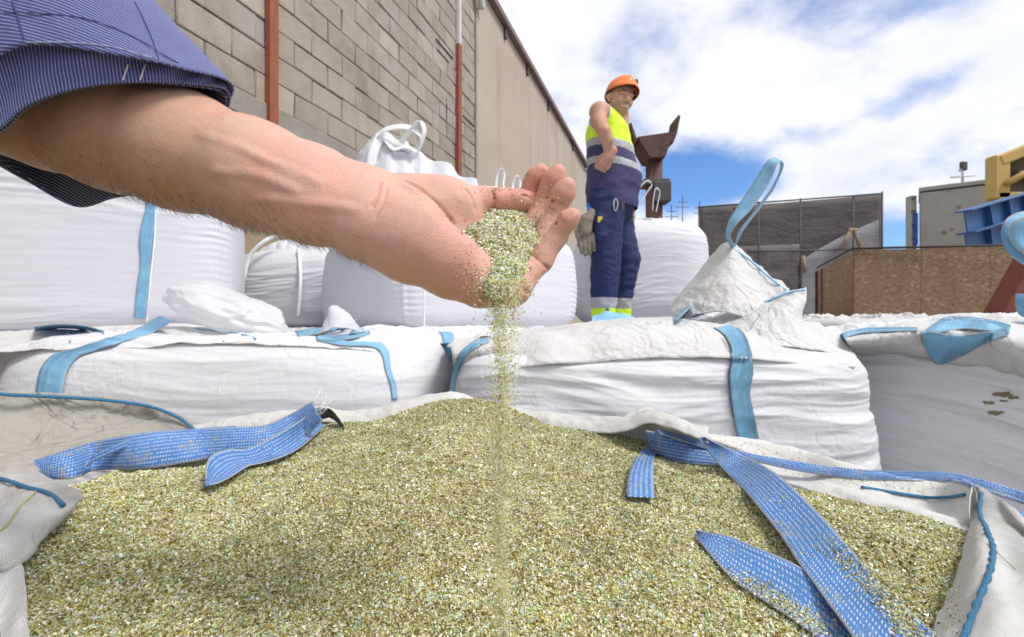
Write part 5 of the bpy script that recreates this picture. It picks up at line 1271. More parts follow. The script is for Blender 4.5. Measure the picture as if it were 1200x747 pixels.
# skin tone: forearm browner underneath, pink palm and finger pads
base = np.array([.50, .325, .225]); pink = np.array([.67, .425, .345]); red = np.array([.66, .27, .21]); umber = np.array([.36, .20, .105])
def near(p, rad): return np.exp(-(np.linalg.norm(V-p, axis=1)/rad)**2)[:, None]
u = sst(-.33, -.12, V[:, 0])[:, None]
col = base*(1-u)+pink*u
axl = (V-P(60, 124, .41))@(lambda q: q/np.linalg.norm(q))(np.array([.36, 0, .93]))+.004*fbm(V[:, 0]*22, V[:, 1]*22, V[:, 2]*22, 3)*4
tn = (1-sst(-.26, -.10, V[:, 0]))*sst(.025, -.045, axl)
tn = tn[:, None]*.75; col = col*(1-tn)+umber*tn
for k_ in fing:
    q = near(np.array(fing[k_][0][3]), .020)*.55; col = col*(1-q)+red*q
for p_, rd, am in ((P(590, 236, .45), .025, .6), (P(520, 300, .37), .03, .30), (P(545, 325, .37), .022, .35), (P(480, 300, .37), .03, .2), (P(640, 300, .39), .02, .25), (P(380, 225, .37), .04, .15)):
    q = near(p_, rd)*am; col = col*(1-q)+red*q
cp_ = np.vstack([catmull(np.array(q), 20) for q in cre])  # creases coloured redder and darker, part of it standing in for their shade
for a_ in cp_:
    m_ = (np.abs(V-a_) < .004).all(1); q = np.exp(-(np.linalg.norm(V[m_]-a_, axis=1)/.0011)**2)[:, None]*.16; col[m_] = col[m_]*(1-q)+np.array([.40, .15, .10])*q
ylw = near(P(500, 225, .42), .03)*.35; col = col*(1-ylw)+np.array([.66, .44, .30])*ylw
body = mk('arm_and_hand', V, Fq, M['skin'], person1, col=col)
# fine dark hair under the forearm
r = np.random.default_rng(21); kpt = np.argwhere((V[:, 0] < -.11) & (V[:, 0] > -.36) & (N[:, 2] < -.25) & (N[:, 1] < .85))[:, 0]
ax = np.array([.93, 0, -.36]); mb = MB()
w_ = r.random(len(kpt)) < np.clip(.1-N[kpt, 2], .02, 1)**2; kpt = kpt[w_]
for i in r.choice(kpt, 2300, replace=False):
    d = ax*r.uniform(.5, 1.0)+N[i]*r.uniform(.25, .8)+r.normal(0, .3, 3); d /= np.linalg.norm(d); L = r.uniform(.005, .010)
    p0 = V[i]-N[i]*.0004; p1 = p0+d*L*.5; p2 = p0+d*L*.75+ax*L*.35+np.array([0, 0, -.1])*L
    s_ = np.cross(d, [0, 1, 0]); s_ /= np.linalg.norm(s_)+1e-9; q = .00008
    mb.add(np.array([p0-s_*q, p0+s_*q, p1-s_*q*.8, p1+s_*q*.8, p2]), [np.array([[0, 1, 3, 2]]), np.array([[2, 3, 4]])])
hr = mb.build('arm_hair', plain('body_hair', (.06, .035, .02), .5), person1); hr['kind'] = 'stuff'

# ---- shirt sleeve
def m_stripe(nm, c, w_, per=.0021, duty=.30):
    m_, t = material(nm); uv = t.n('ShaderNodeUVMap').outputs[0]; oc = t.n('ShaderNodeTexCoord').outputs['Object']
    sp = t.n('ShaderNodeSeparateXYZ', {0: uv}); f = t.m('FRACT', t.m('DIVIDE', sp.outputs[0], per))
    l = t.m('LESS_THAN', t.m('ABSOLUTE', t.m('SUBTRACT', f, .5)), duty/2)
    l = t.m('MULTIPLY', l, t.smap(t.noise(t.n('ShaderNodeMapping', {0: uv, 3: (500, 1500, 1)}).outputs[0], 1, 2).outputs[0], .30, .42, .45, 1))
    n = t.noise(oc, 9, 5).outputs[0]; f2 = t.noise(t.n('ShaderNodeMapping', {0: uv, 3: (1600, 1600, 1)}).outputs[0], 1, 2).outputs[0]
    base = t.mix(t.smap(f2, .3, .7, 0, .5), c, tuple(x*1.35 for x in c))
    col = t.mix(l, base, w_)
    h = t.m('ADD', t.m('MULTIPLY', f2, .5), l)
    b = bsdf(t, Base_Color=col, Roughness=.85, Normal=bump(t, h, .00025)); b.inputs['Sheen Weight'].default_value = .2
    finish(t, b); return m_
M['shirt'] = m_stripe('pinstriped_shirt', (.036, .046, .18), (.27, .30, .50))
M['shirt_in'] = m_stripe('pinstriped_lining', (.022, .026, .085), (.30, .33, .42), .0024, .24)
K = 150
# ring 0 = cuff opening, then rings going up the sleeve out of frame (each a closed loop)
def ring(pts): 
    p = PL(pts); p = np.vstack([p, p[:1]]); Q = np.vstack([p[-3:-1], p, p[1:3]]); c = catmull(Q, K*3)
    # cut the loop out of the padded curve
    i0 = np.argmin(np.linalg.norm(c[:K]-p[0], axis=1)); i1 = len(c)-1-np.argmin(np.linalg.norm(c[::-1][:K]-p[0], axis=1)); c = c[i0:i1+1]
    s = np.r_[0, np.cumsum(np.linalg.norm(np.diff(c, axis=0), axis=1))]; u = np.linspace(0, s[-1], K+1)[:-1]
    return np.stack([np.interp(u, s, c[:, i]) for i in range(3)], 1)
R_0 = ring([(268, 107, .415), (210, 98, .375), (150, 97, .352), (100, 102, .340), (60, 112, .334), (25, 128, .330), (0, 150, .330), (-45, 165, .335), (-60, 190, .36), (-20, 186, .42), (30, 212, .465), (90, 243, .485), (132, 233, .485), (172, 224, .48), (225, 190, .47), (262, 140, .445)])
def shift(R, dpx, dpy, dY, sc):
    c = R.mean(0); X = c+(R-c)*sc; o = []
    for q in X: 
        px = q[0]/q[1]*F+600; py = 373.5-(q[2]-H)/q[1]*F; o.append(P(px+dpx, py+dpy, q[1]+dY))
    return np.array(o)
R_b = ring([(262, 98, .413), (205, 78, .368), (150, 66, .345), (100, 58, .333), (60, 54, .327), (28, 54, .322), (-20, 80, .322), (-60, 110, .33), (-85, 140, .36), (-50, 140, .42), (0, 160, .46), (40, 170, .48), (90, 180, .485), (150, 180, .48), (205, 160, .47), (250, 125, .445)])
R_f = R_b.copy(); c_ = R_f.mean(0); dd = R_f-c_; R_f = c_+dd*(1+.0035/np.linalg.norm(dd, axis=1))[:, None]       # the outer cloth, folded edge
R_f2 = shift(R_f, 3, 4, 0, 1.012)
rings_ = [R_f2, shift(R_f, -48, -52, -.006, 1.0), shift(R_f, -112, -120, -.012, 1.0), shift(R_f, -215, -235, -.02, .92), shift(R_f, -340, -370, -.03, .84), shift(R_f, -430, -460, -.03, .66), shift(R_f, -475, -500, -.03, .12)]
L_ = np.array(rings_); nr = 150
G = np.stack([catmull(L_[:, j], nr) for j in range(K)], 1)
uu_ = np.linspace(0, 1, 40)[:, None, None]; GC = R_0[None]*(1-uu_)+(shift(R_b, -14, -15, 0, 1.0))[None]*uu_
def closed_cloth(name, G, mat, parent, thick, uvf, fold=None):
    n, m, _ = G.shape
    Gp = np.concatenate([G[:, -1:], G, G[:, :1]], 1); N = gnormals(Gp)[:, 1:-1]
    if fold is not None: G = G+N*fold(G, np.linspace(0, 1, n)[:, None], np.linspace(0, 2*np.pi, m, endpoint=False)[None])[..., None]
    A_ = (G+N*thick/2).reshape(-1, 3); B_ = (G-N*thick/2).reshape(-1, 3)
    f = grid_faces(n, m, True); j = np.arange(m); j2 = (j+1) % m; nn = n*m
    e0 = np.stack([j2, j, j+nn, j2+nn], 1); l = (n-1)*m; e1 = np.stack([j+l, j2+l, j2+l+nn, j+l+nn], 1)
    uv = uvf(G).reshape(-1, 2)
    return mk(name, np.vstack([A_, B_]), np.vstack([f, f[:, ::-1]+nn, e0, e1]), mat, parent, uv=np.vstack([uv, uv])), G
def uv_ring(G):      # stripes run round the sleeve (u = distance up the sleeve)
    n, m, _ = G.shape; su = np.zeros((n, m)); su[1:] = np.cumsum(np.linalg.norm(np.diff(G, axis=0), axis=2), 0)
    sv = np.zeros((n, m)); sv[:, 1:] = np.cumsum(np.linalg.norm(np.diff(G, axis=1), axis=2), 1)
    return np.stack([su*.0+G[..., 2]*.93+G[..., 1]*.35+.012*perlin(G[..., 0]*6, G[..., 1]*6, 2), sv], -1)
def fold_s(G, v, a): return .0045*ridged(G[..., 0]*7, G[..., 1]*9, G[..., 2]*13+2, 2)*sst(.02, .25, v)+.002*fbm(G[..., 0]*14, G[..., 1]*14, G[..., 2]*14, 2)
sl, Gs = closed_cloth('shirt_sleeve', G, M['shirt'], person1, .0012, uv_ring, fold_s)
# the turned-back cuff: under edge with stripes running across it
def uv_cuff(G):
    n, m, _ = G.shape; sv = np.zeros((n, m)); sv[:, 1:] = np.cumsum(np.linalg.norm(np.diff(G, axis=1), axis=2), 1)
    su = np.zeros((n, m)); su[1:] = np.cumsum(np.linalg.norm(np.diff(G, axis=0), axis=2), 0)
    return np.stack([sv.mean(0)[None]+su*.25, su], -1)
def fold_c(G, v, a): return .0014*np.sin(a*17+6*v+3*np.sin(a*3))*sst(.0, .3, v)*sst(1, .7, v)-.0005
Gc = GC.copy()
cu, _ = closed_cloth('rolled_cuff', Gc, M['shirt'], person1, .0016, uv_cuff, fold_c)
# dark lining hanging below the arm
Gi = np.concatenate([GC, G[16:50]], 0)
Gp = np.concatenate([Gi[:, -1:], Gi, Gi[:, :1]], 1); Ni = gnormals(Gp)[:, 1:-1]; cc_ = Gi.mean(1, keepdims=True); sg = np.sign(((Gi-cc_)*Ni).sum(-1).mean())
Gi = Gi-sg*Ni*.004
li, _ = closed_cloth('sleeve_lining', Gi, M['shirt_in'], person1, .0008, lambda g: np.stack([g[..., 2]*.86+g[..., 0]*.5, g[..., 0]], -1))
BSL = bvh_of(sl); BCU = bvh_of(cu)
M['thread'] = plain('dark_thread', (.045, .05, .17), .8); M['thread_pale'] = plain('pale_thread', (.36, .38, .52), .8)
def stitch(name, pts, bv, mat, rad=.00035):
    mb = MB(); c = catmull(ON(bv, pts, .0004), 120); mb.tube(c, rad, 5); mb.build(name, mat, person1)
stitch('sleeve_seam', [(4, 14), (50, 16), (100, 22), (150, 40), (205, 72), (250, 92)], BSL, M['thread'])
stitch('sleeve_seam', [(158, 2), (168, 22), (178, 45), (186, 70)], BSL, M['thread'])
stitch('sleeve_seam', [(14, 0), (20, 20), (28, 46)], BSL, M['thread'])
stitch('cuff_stitching', [(30, 50), (80, 50), (130, 55), (180, 68), (240, 92)], BSL, M['thread_pale'], .0003)
for x0 in (148, 168): stitch('bar_tack', [(x0+2, 76), (x0-1, 85), (x0-4, 94)], BCU, M['strap_white'], .0005)

# ---- the glass in the hand and falling from it
HL = [PL([(545, 250, .448), (560, 243, .452), (590, 243, .456), (612, 247, .458), (624, 258, .452), (634, 272, .436)]),
      PL([(538, 268, .424), (558, 260, .424), (588, 259, .428), (612, 262, .432), (626, 270, .432), (634, 282, .424)]),
      PL([(546, 288, .400), (560, 284, .396), (588, 280, .396), (612, 282, .402), (626, 288, .408), (632, 296, .406)]),
      PL([(555, 306, .384), (568, 306, .376), (588, 306, .374), (604, 306, .380), (613, 307, .388), (619, 310, .392)]),
      PL([(562, 326, .372), (571, 328, .364), (586, 330, .362), (598, 328, .366), (604, 326, .373), (609, 327, .380)]),
      PL([(571, 345, .366), (577, 350, .361), (587, 352, .359), (595, 350, .361), (600, 345, .366), (603, 342, .370)])]
G = loft(HL, 60, 60); G = G+gnormals(G)*(.0008*fbm(G[..., 0]*90, G[..., 1]*90, G[..., 2]*90, 2))[..., None]
N = gnormals(G); sgn = -np.sign(N[30, 30, 1])
back = G-N*sgn*.006
n, m = 60, 60; f = grid_faces(n, m); ringi = np.r_[np.arange(m), np.arange(1, n)*m+m-1, (n-1)*m+np.arange(m-2, -1, -1), np.arange(n-2, 0, -1)*m]; r2 = np.roll(ringi, -1)
hg = thing('handful_of_glass', G[20, 30]-[0, 0, .02], 'handful of glinting green and amber crushed glass held in the cupped palm', 'crushed glass'); hg['kind'] = 'stuff'
mk('packed_glass', np.vstack([G.reshape(-1, 3), back.reshape(-1, 3)]), np.vstack([f, f[:, ::-1]+n*m, np.stack([ringi, ringi+n*m, r2+n*m, r2], 1)]), M['sand'], hg)
r = np.random.default_rng(8); q = 11000; iu = r.random(q)*(n-1.01); iv = r.random(q)*(m-1.01); i0 = iu.astype(int); j0 = iv.astype(int); fu = (iu-i0)[:, None]; fv = (iv-j0)[:, None]
X = G[i0, j0]*(1-fu)*(1-fv)+G[i0+1, j0]*fu*(1-fv)+G[i0, j0+1]*(1-fu)*fv+G[i0+1, j0+1]*fu*fv+N[i0, j0]*sgn*r.uniform(-.0003, .0012, (q, 1))
# loose grains: thinner towards the lip, some on the thumb and finger tips
keep = r.random(q) < 1-.45*sst(.75, 1.0, iu/(n-1)); X = X[keep]
PW3 = PW*np.array([1, .9, .7, .5, 1.6, 2.2, 1.1, .8, 1.1, 4]); PW3 /= PW3.sum()
gr = grains('glass_grains', X, np.clip(r.lognormal(math.log(.00118), .28, len(X)), .0005, .0021), M['grain'], hg, 12, pw=PW3)
# dusting on skin
hb = bvh_of(body); pts = []
r = np.random.default_rng(18)
for cx_, cy_, sx_, sy_, nn_ in ((585, 222, 22, 2.5, 130), (610, 240, 12, 10, 70), (620, 235, 12, 22, 160), (560, 325, 14, 16, 330), (572, 345, 12, 8, 200), (612, 325, 10, 12, 200), (640, 245, 14, 20, 110), (560, 260, 12, 6, 70), (630, 260, 6, 16, 150)):
    pts += [(cx_+r.normal()*sx_, cy_+r.normal()*sy_) for _ in range(nn_)]
X = []
for px, py in pts:
    d = Vector(((px-600)/F, 1, -(py-373.5)/F)); h_ = hb.ray_cast(Vector((0, 0, H)), d.normalized())
    if h_[0] is not None: X.append(np.array(h_[0])+np.array(h_[1])*.0003)
grains('stray_grains', np.array(X), np.clip(r.lognormal(math.log(.00055), .35, len(X)), .0003, .0012), M['grain'], hg, 13)
PW2 = PW*np.array([1, 1, .5, .2, 2.5, 3, 1, .4, 1.5, 0]); PW2 /= PW2.sum()
# the falling stream, down to the heap
r = np.random.default_rng(9); q = 27000
t_ = r.random(q)**1.0; z0_, z1_ = H+.028, sandz(0, .37)
z = z0_+(z1_-z0_)*t_**1.35
fall = (z0_-z)
sig = .0062*np.exp(-fall/.05)+.0031+.003*(r.random(q) < .10)+.005*(r.random(q) < .03)
X = np.stack([-.0065+sig*r.normal(size=q)+.003*np.exp(-fall/.03)-.001, .366+sig*r.normal(size=q), z], 1)
# clumps: real streams of grains are uneven
w_ = .55+.6*fbm(X[:, 0]*120, X[:, 2]*16, X[:, 1]*60, 2); X = X[r.random(len(X)) < w_]
st_ = grains('falling_glass', X, np.clip(r.lognormal(math.log(.00070), .38, len(X)), .0003, .0014), M['fall'], None, 14, pw=PW2)
tag(st_, 'thin stream of glass grains falling from the cupped hand onto the heap', 'falling glass', kind='stuff')
# ================= the worker =================
YM = 3.7
man = thing('person', P(716, 392, YM), 'worker in orange helmet and yellow and navy vest standing with fist on hip', 'person')
def Q(px, py, d=0.0): p = P(px, py, YM); p[1] += d; return p      # d: metres away from us
M['skin_far'] = m_skin('worker_skin', fine=.5)
# --- body: one continuous surface; he faces right (+x) and a little towards us
hd = Q(727, 117, -.01)                                   # centre of the head
fw = np.array([.30, -.95, -.10]); fw /= np.linalg.norm(fw)
upv = np.array([.16, .03, 1.0]); upv -= fw*(upv@fw); upv /= np.linalg.norm(upv); rt = np.cross(fw, upv)   # rt = towards his right ear side seen from him
HB = np.stack([rt, fw, upv])
def Hd(r_, f_, u_): return hd+rt*r_+fw*f_+upv*u_
h = .0062
lo2 = np.array([Q(672, 0)[0], YM-.42, Q(0, 408)[2]]); hi2 = np.array([Q(768, 0)[0], YM+.36, Q(0, 116)[2]]); S = SDF(lo2, hi2, h)
def torso(S, g=0.0):
    S.chain([Q(717, 238, 0), Q(716, 222, 0), Q(717, 200, .0), Q(715, 180, .0), Q(712, 160, .0), Q(712, 148, .0)], [.155+g, .158+g, .154+g, .144+g, .132+g, .092+g], .03, fl=((.35, .94, 0), 1.12))
    S.cap(Q(702, 146, -.13), Q(721, 145, .15), .062+g, .062+g, .05)
    S.ell(Q(727, 212, -.02), (.125+g, .13+g, .12+g), None, .05)      # belly
def legs(S, g=0.0):
    S.chain([Q(708, 240, -.07), Q(707, 268, -.08), Q(709, 302, -.09), Q(707, 330, -.08), Q(706, 372, -.07)], [.118+g, .108+g, .078+g, .070+g, .052+g], .03)
    S.chain([Q(722, 240, .08), Q(727, 268, .09), Q(737, 303, .06), Q(732, 332, .08), Q(729, 372, .10)], [.118+g, .105+g, .076+g, .068+g, .05+g], .03)
torso(S); legs(S)
S.chain([Q(726, 150, .0), Q(727, 135, .0)], [.066, .060], .03)
# near arm: shoulder, elbow pointing back and towards us, fist on the hip
armp = [Q(698, 143, -.15), Q(696, 158, -.22), Q(699, 172, -.30), Q(703, 181, -.29), Q(705, 190, -.26), Q(704, 194, -.25)]
S.chain(armp, [.060, .054, .047, .043, .032, .029], .02)
S.ell(Q(699, 140, -.14), (.070, .072, .066), None, .03)
# far arm hanging
S.chain([Q(726, 146, .17), Q(738, 175, .22), Q(743, 205, .22), Q(746, 236, .17)], [.055, .047, .040, .030], .025)
V, Fq = S.mesh(); V = relax(V, Fq, 4, .5)
# fists at finer size
def fist(c, ax, pn, side, sc=1.0, curl=1.0):
    """ax: along the fingers' knuckles row to fingertips, pn: palm side, side: thumb direction"""
    ax = np.array(ax, float); ax /= np.linalg.norm(ax); pn = np.array(pn, float); pn -= ax*(pn@ax); pn /= np.linalg.norm(pn); sd = np.cross(ax, pn)*side
    T_ = SDF(c-.13, c+.13, .0035)
    T_.chain([c-ax*.075, c-ax*.03], [.028, .030], .01); T_.cap(c-ax*.03+sd*.018, c+ax*.02+sd*.026, .018, .015, .012); T_.cap(c-ax*.03-sd*.018, c+ax*.02-sd*.028, .018, .014, .012); T_.cap(c-ax*.03, c+ax*.02, .02, .017, .012)
    for k in range(4):
        o = sd*(.028-.0185*k); r_ = .0105-.0007*k
        p0 = c+ax*.022+o; p1 = p0+(ax*.030+pn*.012*curl)*(1-.06*k); p2 = p1+(ax*(.020-.035*curl)+pn*.026*curl); p3 = p2+(-ax*.02*curl+pn*.002+ax*.012*(1-curl))
        T_.chain([p0, p1, p2, p3], [r_, r_*.95, r_*.9, r_*.8], .003)
    T_.chain([c-ax*.03+sd*.03, c+sd*.044+pn*.012, c+ax*.022+sd*.036+pn*.028, c+ax*.028+sd*.018+pn*.034], [.014, .0125, .011, .009], .006)
    return T_.mesh()
v1, f1 = fist(Q(702.5, 202, -.25), (-.50, .15, -.85), (-.25, .9, .3), -1); v2, f2 = fist(Q(746.5, 246, .14), (.1, -.1, -1), (-.7, .3, 0), 1, 1, .45)
# head, with a face
T_ = SDF(hd-.20, hd+.20, .0042)
T_.ell(Hd(0, -.008, .030), (.074, .092, .088), HB, .01)              # skull
T_.ell(Hd(0, .022, -.035), (.058, .068, .075), HB, .025)             # face
T_.ell(Hd(0, .050, -.090), (.036, .032, .026), HB, .02)              # chin
T_.cap(Hd(-.045, .0, -.070), Hd(-.018, .045, -.098), .022, .018, .02); T_.cap(Hd(.045, .0, -.070), Hd(.018, .045, -.098), .022, .018, .02)
T_.chain([Hd(0, -.02, -.06), Hd(0, -.045, -.16)], [.060, .064], .02)
T_.cap(Hd(-.036, .078, .012), Hd(.036, .078, .012), .013, .013, .012)   # brow
for s_ in (-1, 1):
    T_.ell(Hd(s_*.031, .088, -.006), (.017, .012, .010), HB, .008, 's')    # eye sockets
    T_.ell(Hd(s_*.031, .078, -.007), (.0135, .012, .010), HB, .003)
    T_.cap(Hd(s_*.040, .076, -.034), Hd(s_*.030, .080, -.046), .015, .014, .012)      # smiling cheeks
    T_.chain([Hd(s_*.076, -.008, .012), Hd(s_*.083, -.016, -.004), Hd(s_*.077, -.006, -.030)], [.013, .014, .009], .006)
    T_.ell(Hd(s_*.090, .0, -.004), (.008, .008, .012), HB, .005, 's')
T_.chain([Hd(0, .088, .008), Hd(0, .104, -.018), Hd(0, .112, -.034)], [.009, .011, .0125], .006)
T_.cap(Hd(-.012, .098, -.038), Hd(.012, .098, -.038), .009, .009, .005)
T_.chain([Hd(-.028, .078, -.062), Hd(0, .092, -.067), Hd(.028, .078, -.062)], [.008, .010, .008], .006)
T_.chain([Hd(-.022, .078, -.078), Hd(0, .090, -.081), Hd(.022, .078, -.078)], [.008, .009, .008], .006)
T_.chain([Hd(-.030, .086, -.067), Hd(0, .100, -.0735), Hd(.030, .086, -.067)], [.003, .0036, .003], .003, 's')
v3, f3 = T_.mesh(); HS = 1.10
cols = []
def hcol(v):
    b_ = np.tile(np.array([.66, .42, .32]), (len(v), 1)); l = v-hd; r_, f_, u_ = l@rt, l@fw, l@upv
    beard = (sst(-.035, -.06, u_)*sst(-.01, .02, f_)*(1-sst(-.105, -.13, u_)))[:, None]*.38
    b_ = b_*(1-beard)+np.array([.13, .08, .055])*beard
    mou = (np.exp(-((u_+.0735)/.0045)**2)*(np.abs(r_) < .026)*(f_ > .07))[:, None]*.85; b_ = b_*(1-mou)+np.array([.78, .72, .66])*mou
    lip = (np.exp(-((u_+.084)/.004)**2)*(np.abs(r_) < .02)*(f_ > .07))[:, None]*.6; b_ = b_*(1-lip)+np.array([.42, .13, .10])*lip
    eb_ = (np.exp(-((u_-.016)/.0055)**2)*(np.abs(np.abs(r_)-.033) < .020)*(f_ > .05))[:, None]*.75; b_ = b_*(1-eb_)+np.array([.07, .045, .03])*eb_
    ey = (np.exp(-((u_+.007)/.0035)**2)*(np.abs(np.abs(r_)-.031) < .013)*(f_ > .06))[:, None]*.8; b_ = b_*(1-ey)+np.array([.05, .035, .03])*ey
    hair = ((u_ > -.04)*(f_ < -.012)*(np.linalg.norm(l-rt[None]*r_[:, None], axis=1) > .0)*(np.abs(r_) < .0745))[:, None]*.85; b_ = b_*(1-hair)+np.array([.05, .032, .022])*hair
    return b_
v3c = v3; v3 = hd+(v3-hd)*HS
v1 = Q(703, 198, -.25)+(v1-Q(703, 198, -.25))*1.15
allV = [V, v1, v2, v3]; allF = [Fq, f1, f2, f3]; k = 0; FF = []
for v_, f_ in zip(allV, allF): FF.append(f_+k); k += len(v_)
cb = np.vstack([np.tile(np.array([.50, .29, .20]), (len(V)+len(v1)+len(v2), 1)), hcol(v3c)])
# weld into one continuous skin: voxel remesh keeps it a single surface
VV = np.vstack(allV)
bodyw = mk('body', VV, np.vstack(FF), M['skin_far'], man, col=cb)

# --- clothes: shells grown from the same skeleton, with folds
def folds(V, Fq, amp, s, asp=1.0, seed=0):
    N = vnorm(V, Fq); return V+N*(amp*(ridged(V[:, 0]*s+seed, V[:, 1]*s, V[:, 2]*s*asp, 2)*.6+.5*fbm(V[:, 0]*s*.5, V[:, 1]*s*.5, V[:, 2]*s*.5+seed, 2)))[:, None]
M['trouser'] = plain('navy_workwear', (.012, .022, .085), .8, var=.25, nscale=14, bmp=.002)
M['navy'] = plain('navy_jersey', (.050, .045, .125), .85, var=.15, nscale=14, bmp=.002)
M['hivis'] = plain('fluorescent_yellow', (.62, .92, .03), .75, var=.08, nscale=14, bmp=.001)
M['reflect'] = plain('reflective_tape', (.36, .37, .39), .45, var=.08)
S = SDF(np.array([Q(672, 0)[0], YM-.36, Q(0, 374)[2]]), np.array([Q(764, 0)[0], YM+.36, Q(0, 222)[2]]), .007)
torso(S, .008)
S.chain([Q(708, 240, -.07), Q(706, 268, -.08), Q(708, 302, -.09), Q(706, 330, -.08), Q(705, 368, -.07)], [.130, .124, .100, .098, .083], .025)
S.chain([Q(721, 240, .08), Q(727, 268, .09), Q(737, 303, .06), Q(732, 332, .08), Q(729, 368, .10)], [.130, .120, .096, .088, .078], .025)
S.cap(Q(699, 262, -.17), Q(700, 282, -.17), .035, .04, .02)      # thigh pocket
V, Fq = S.mesh(); V = relax(V, Fq, 4)
V = folds(V, Fq, .009, 7, 1.6, 3)
pz = (373.5-(V[Fq].mean(1)[:, 2]-H)/V[Fq].mean(1)[:, 1]*F) if False else 373.5-(V[Fq].mean(1)[:, 2]-H)/YM*F
mi = np.where(pz > 362, 2, np.where(pz > 350, 1, 0))
kt = pz > 227
mk('trousers', V, Fq[kt], [M['trouser'], M['reflect'], M['hivis']], man, mi=mi[kt])
S = SDF(np.array([Q(672, 0)[0], YM-.36, Q(0, 246)[2]]), np.array([Q(764, 0)[0], YM+.40, Q(0, 120)[2]]), .006)
torso(S, .021)
S.cap(Q(700, 141, -.11), Q(722, 142, .14), .064, .064, .04)
S.cap(Q(718, 236, 0), Q(718, 240, 0), .168, .170, .03)
# cut away: neck, arm openings, below the hem
S.ell(Q(729, 128, -.01), (.078, .078, .085), None, .01, 's')
S.ell(Q(694, 138, -.20), (.090, .14, .12), None, .01, 's'); S.ell(Q(727, 148, .27), (.08, .075, .12), None, .01, 's')
V, Fq = S.mesh(); V = relax(V, Fq, 4); V = folds(V, Fq, .006, 6, 1.8, 7)
fc = V[Fq].mean(1); pz = 373.5-(fc[:, 2]-H)/YM*F+(fc[:, 0]-Q(716, 0)[0])/YM*F*(-.16)
az_ = np.linalg.norm((fc-Q(694, 138, -.20))/np.array([.090, .14, .12]), axis=1)
mi = np.where(pz < 172, 0, np.where(pz < 181, 1, np.where((pz > 193) & (pz < 201), 1, 2)))
mi = np.where((az_ < 1.11) & (pz < 172), 1, mi)
keep = pz < 243
mk('vest', V, Fq[keep], [M['hivis'], M['reflect'], M['navy']], man, mi=mi[keep])
# helmet: shell, brim, band
o_ = np.array([0, 0, 0.])
n, m = 50, 90; th = np.linspace(0, np.pi/2*1.06, n)[:, None]; ph = np.linspace(0, 2*np.pi, m, endpoint=False)[None]
HU = upv*.985-fw*.17; HU /= np.linalg.norm(HU); HF = fw-HU*(fw@HU); HF /= np.linalg.norm(HF)
hc = Hd(0, -.004, .036)
a_ = .100+0*ph; b_ = np.where(np.cos(ph) > 0, .128, .122)
loc_r = np.sin(th)*np.sin(ph)*.100; loc_f = np.sin(th)*np.cos(ph)*b_; loc_u = np.cos(th)*.108+.006*np.exp(-(loc_r/.02)**2)*np.sin(th*1.6)+0*ph
flare = sst(.80, 1.0, np.linspace(0, 1, n))[:, None]
loc_f = loc_f+flare*.030*np.maximum(0, np.cos(ph))**2; loc_r = loc_r*(1+flare*.05); loc_u = loc_u-flare*.014*np.maximum(0, -np.cos(ph))-.010*flare*np.maximum(0, np.cos(ph))
Vh = hc+loc_r[..., None]*rt+loc_f[..., None]*HF+loc_u[..., None]*HU
m_, t = material('helmet_plastic'); b_ = bsdf(t, Base_Color=(.85, .20, .02), Roughness=.3); finish(t, b_); M['helmet'] = m_
Vi = hc+(loc_r*.965)[..., None]*rt+(loc_f*.965)[..., None]*HF+(loc_u*.965-.002)[..., None]*HU
f = grid_faces(n, m, True)[:, ::-1]; l = (n-1)*m; j = np.arange(m); j2 = (j+1) % m
hel = mk('helmet', hd+(np.vstack([Vh.reshape(-1, 3), Vi.reshape(-1, 3)])-hd)*HS, np.vstack([f, f[:, ::-1]+n*m, np.stack([l+j, l+j2, l+j2+n*m, l+j+n*m], 1)]), M['helmet'], man)
def hp(a, t_, off=.002):
    bb = .128 if math.cos(a) > 0 else .122
    return hd+HS*(-hd+hc+rt*(math.sin(t_)*math.sin(a)*(.100+off))+HF*(math.sin(t_)*math.cos(a)*(bb+off))+HU*(math.cos(t_)*.108+off))
mb = MB(); mb.tube([hp(a, 1.0, .004) for a in np.linspace(-.95, -.55, 6)], .008, 8); mb.build('helmet_clip', M['dark'], hel)
mb = MB(); mb.tube([hd+HS*(hc-hd+rt*(math.sin(a)*.094)+HF*(math.cos(a)*.116)+HU*-.012) for a in np.linspace(-2.6, 2.6, 40)], .008, 8); mb.build('headband', M['dark'], hel)
# belt loop clip, keys, yellow tab
mb = MB(); mb.tube(PL([(721, 232, YM-.19), (719, 240, YM-.21), (721, 248, YM-.21), (724, 240, YM-.20), (722, 232, YM-.19)]), .005, 6, 24); kk = mb.build('keyring', M['reflect']); tag(kk, 'metal carabiner with keys clipped to the front of the worker\'s trousers', 'keys')
mb = MB(); mb.box(Q(722, 250, -.225), (.02, .008, .06), None, .002); mb.build('key', M['dark'], kk)
mb = MB(); mb.box(Q(697.5, 264, -.205), (.034, .012, .04), None, .004); mb.build('pocket_tab', plain('yellow_tab', (.62, .45, .02), .6), man)
mb = MB(); mb.tube(PL([(689, 240, YM-.12), (691, 247, YM-.14), (687, 256, YM-.15)]), .014, 8, 12); gc_ = mb.build('glove_clip', plain('blue_clip', (.03, .16, .65), .4)); tag(gc_, 'blue plastic clip at the worker\'s belt holding the gloves', 'clip')
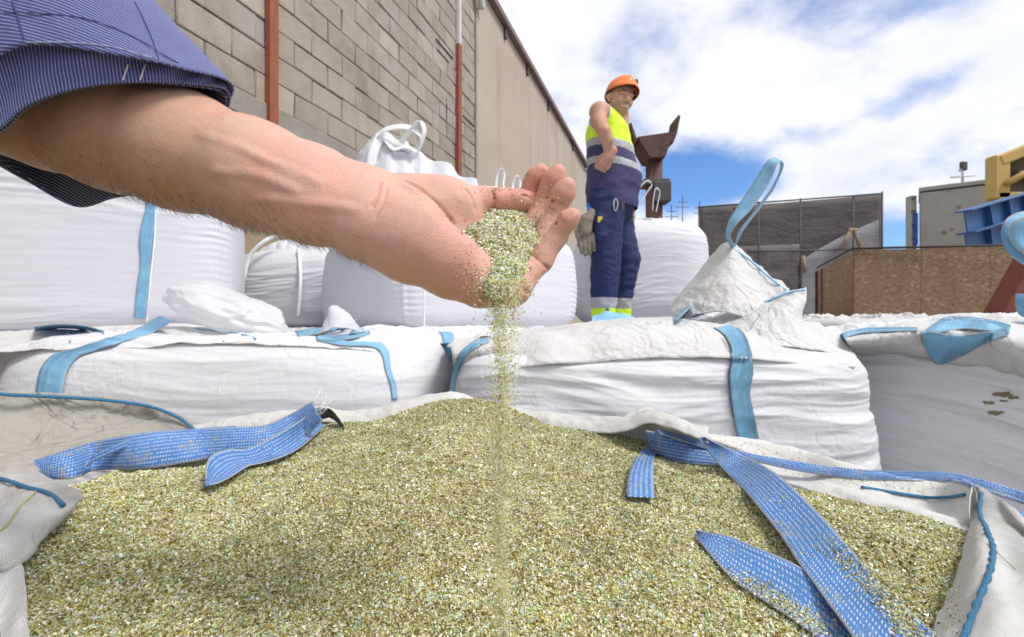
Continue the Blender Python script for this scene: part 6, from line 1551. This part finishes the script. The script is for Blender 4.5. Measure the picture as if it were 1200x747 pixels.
# gloves hanging from the clip
T_ = SDF(Q(684, 280, -.15)-.20, Q(684, 280, -.15)+.20, .0045)
g0 = Q(684, 262, -.16)
T_.chain([Q(690, 254, -.15), Q(685, 262, -.16), Q(683, 276, -.16)], [.028, .040, .040], .02)
T_.chain([Q(678, 262, -.16), Q(681, 276, -.16)], [.030, .034], .02)
for a_, b_2, c_ in (((676, 280), (676, 291), (678, 299)), ((681, 282), (681, 294), (682, 302)), ((686, 282), (686, 293), (687, 301)), ((690, 280), (691, 290), (692, 297)), ((676, 268), (672, 276), (674, 284))):
    T_.chain([Q(*a_, -.16), Q(*b_2, -.17), Q(*c_, -.165)], [.017, .015, .012], .006)
v_, f_ = T_.mesh(); v_ = relax(v_, f_, 2); v_ = folds(v_, f_, .004, 22, 1, 2)
gl = mk('work_glove', v_, f_, plain('dirty_leather', (.22, .19, .14), .9, var=.35, nscale=18, bmp=.003, dirt=(.10, .09, .07), dscale=16, dth=.5)); tag(gl, 'pair of dirty grey leather work gloves hanging at the worker\'s hip', 'gloves')
# boots
for px, dd in ((707, -.10), (732, .08)):
    S = SDF(Q(px, 390, dd)-.22, Q(px, 390, dd)+.22, .006)
    S.chain([Q(px, 362, dd), Q(px, 384, dd)], [.055, .052], .02); S.chain([Q(px-2, 386, dd+.02), Q(px+14, 388, dd-.04)], [.048, .042], .02)
    v_, f_ = S.mesh(); mk('boot', v_, f_, M['dark'], man)
# pale blue plastic lying at his feet
Gp_ = [PL([(696, 371, 3.45), (712, 366, 3.5), (728, 368, 3.5), (746, 376, 3.45)]), PL([(690, 379, 3.2), (712, 373, 3.25), (730, 374, 3.25), (748, 382, 3.2)]), PL([(688, 384, 3.0), (712, 380, 3.0), (730, 380, 3.0), (748, 386, 3.0)])]
Gg = loft(Gp_, 30, 40); Gg = Gg+gnormals(Gg)*(.02*crumple(Gg[..., 0], Gg[..., 1], 0, 6, 3, 2))[..., None]
o = sheet('plastic_sheet', Gg, plain('pale_blue_plastic', (.28, .56, .85), .4), None, .004); tag(o, 'crumpled pale blue plastic sheet at the worker\'s feet', 'plastic sheet')
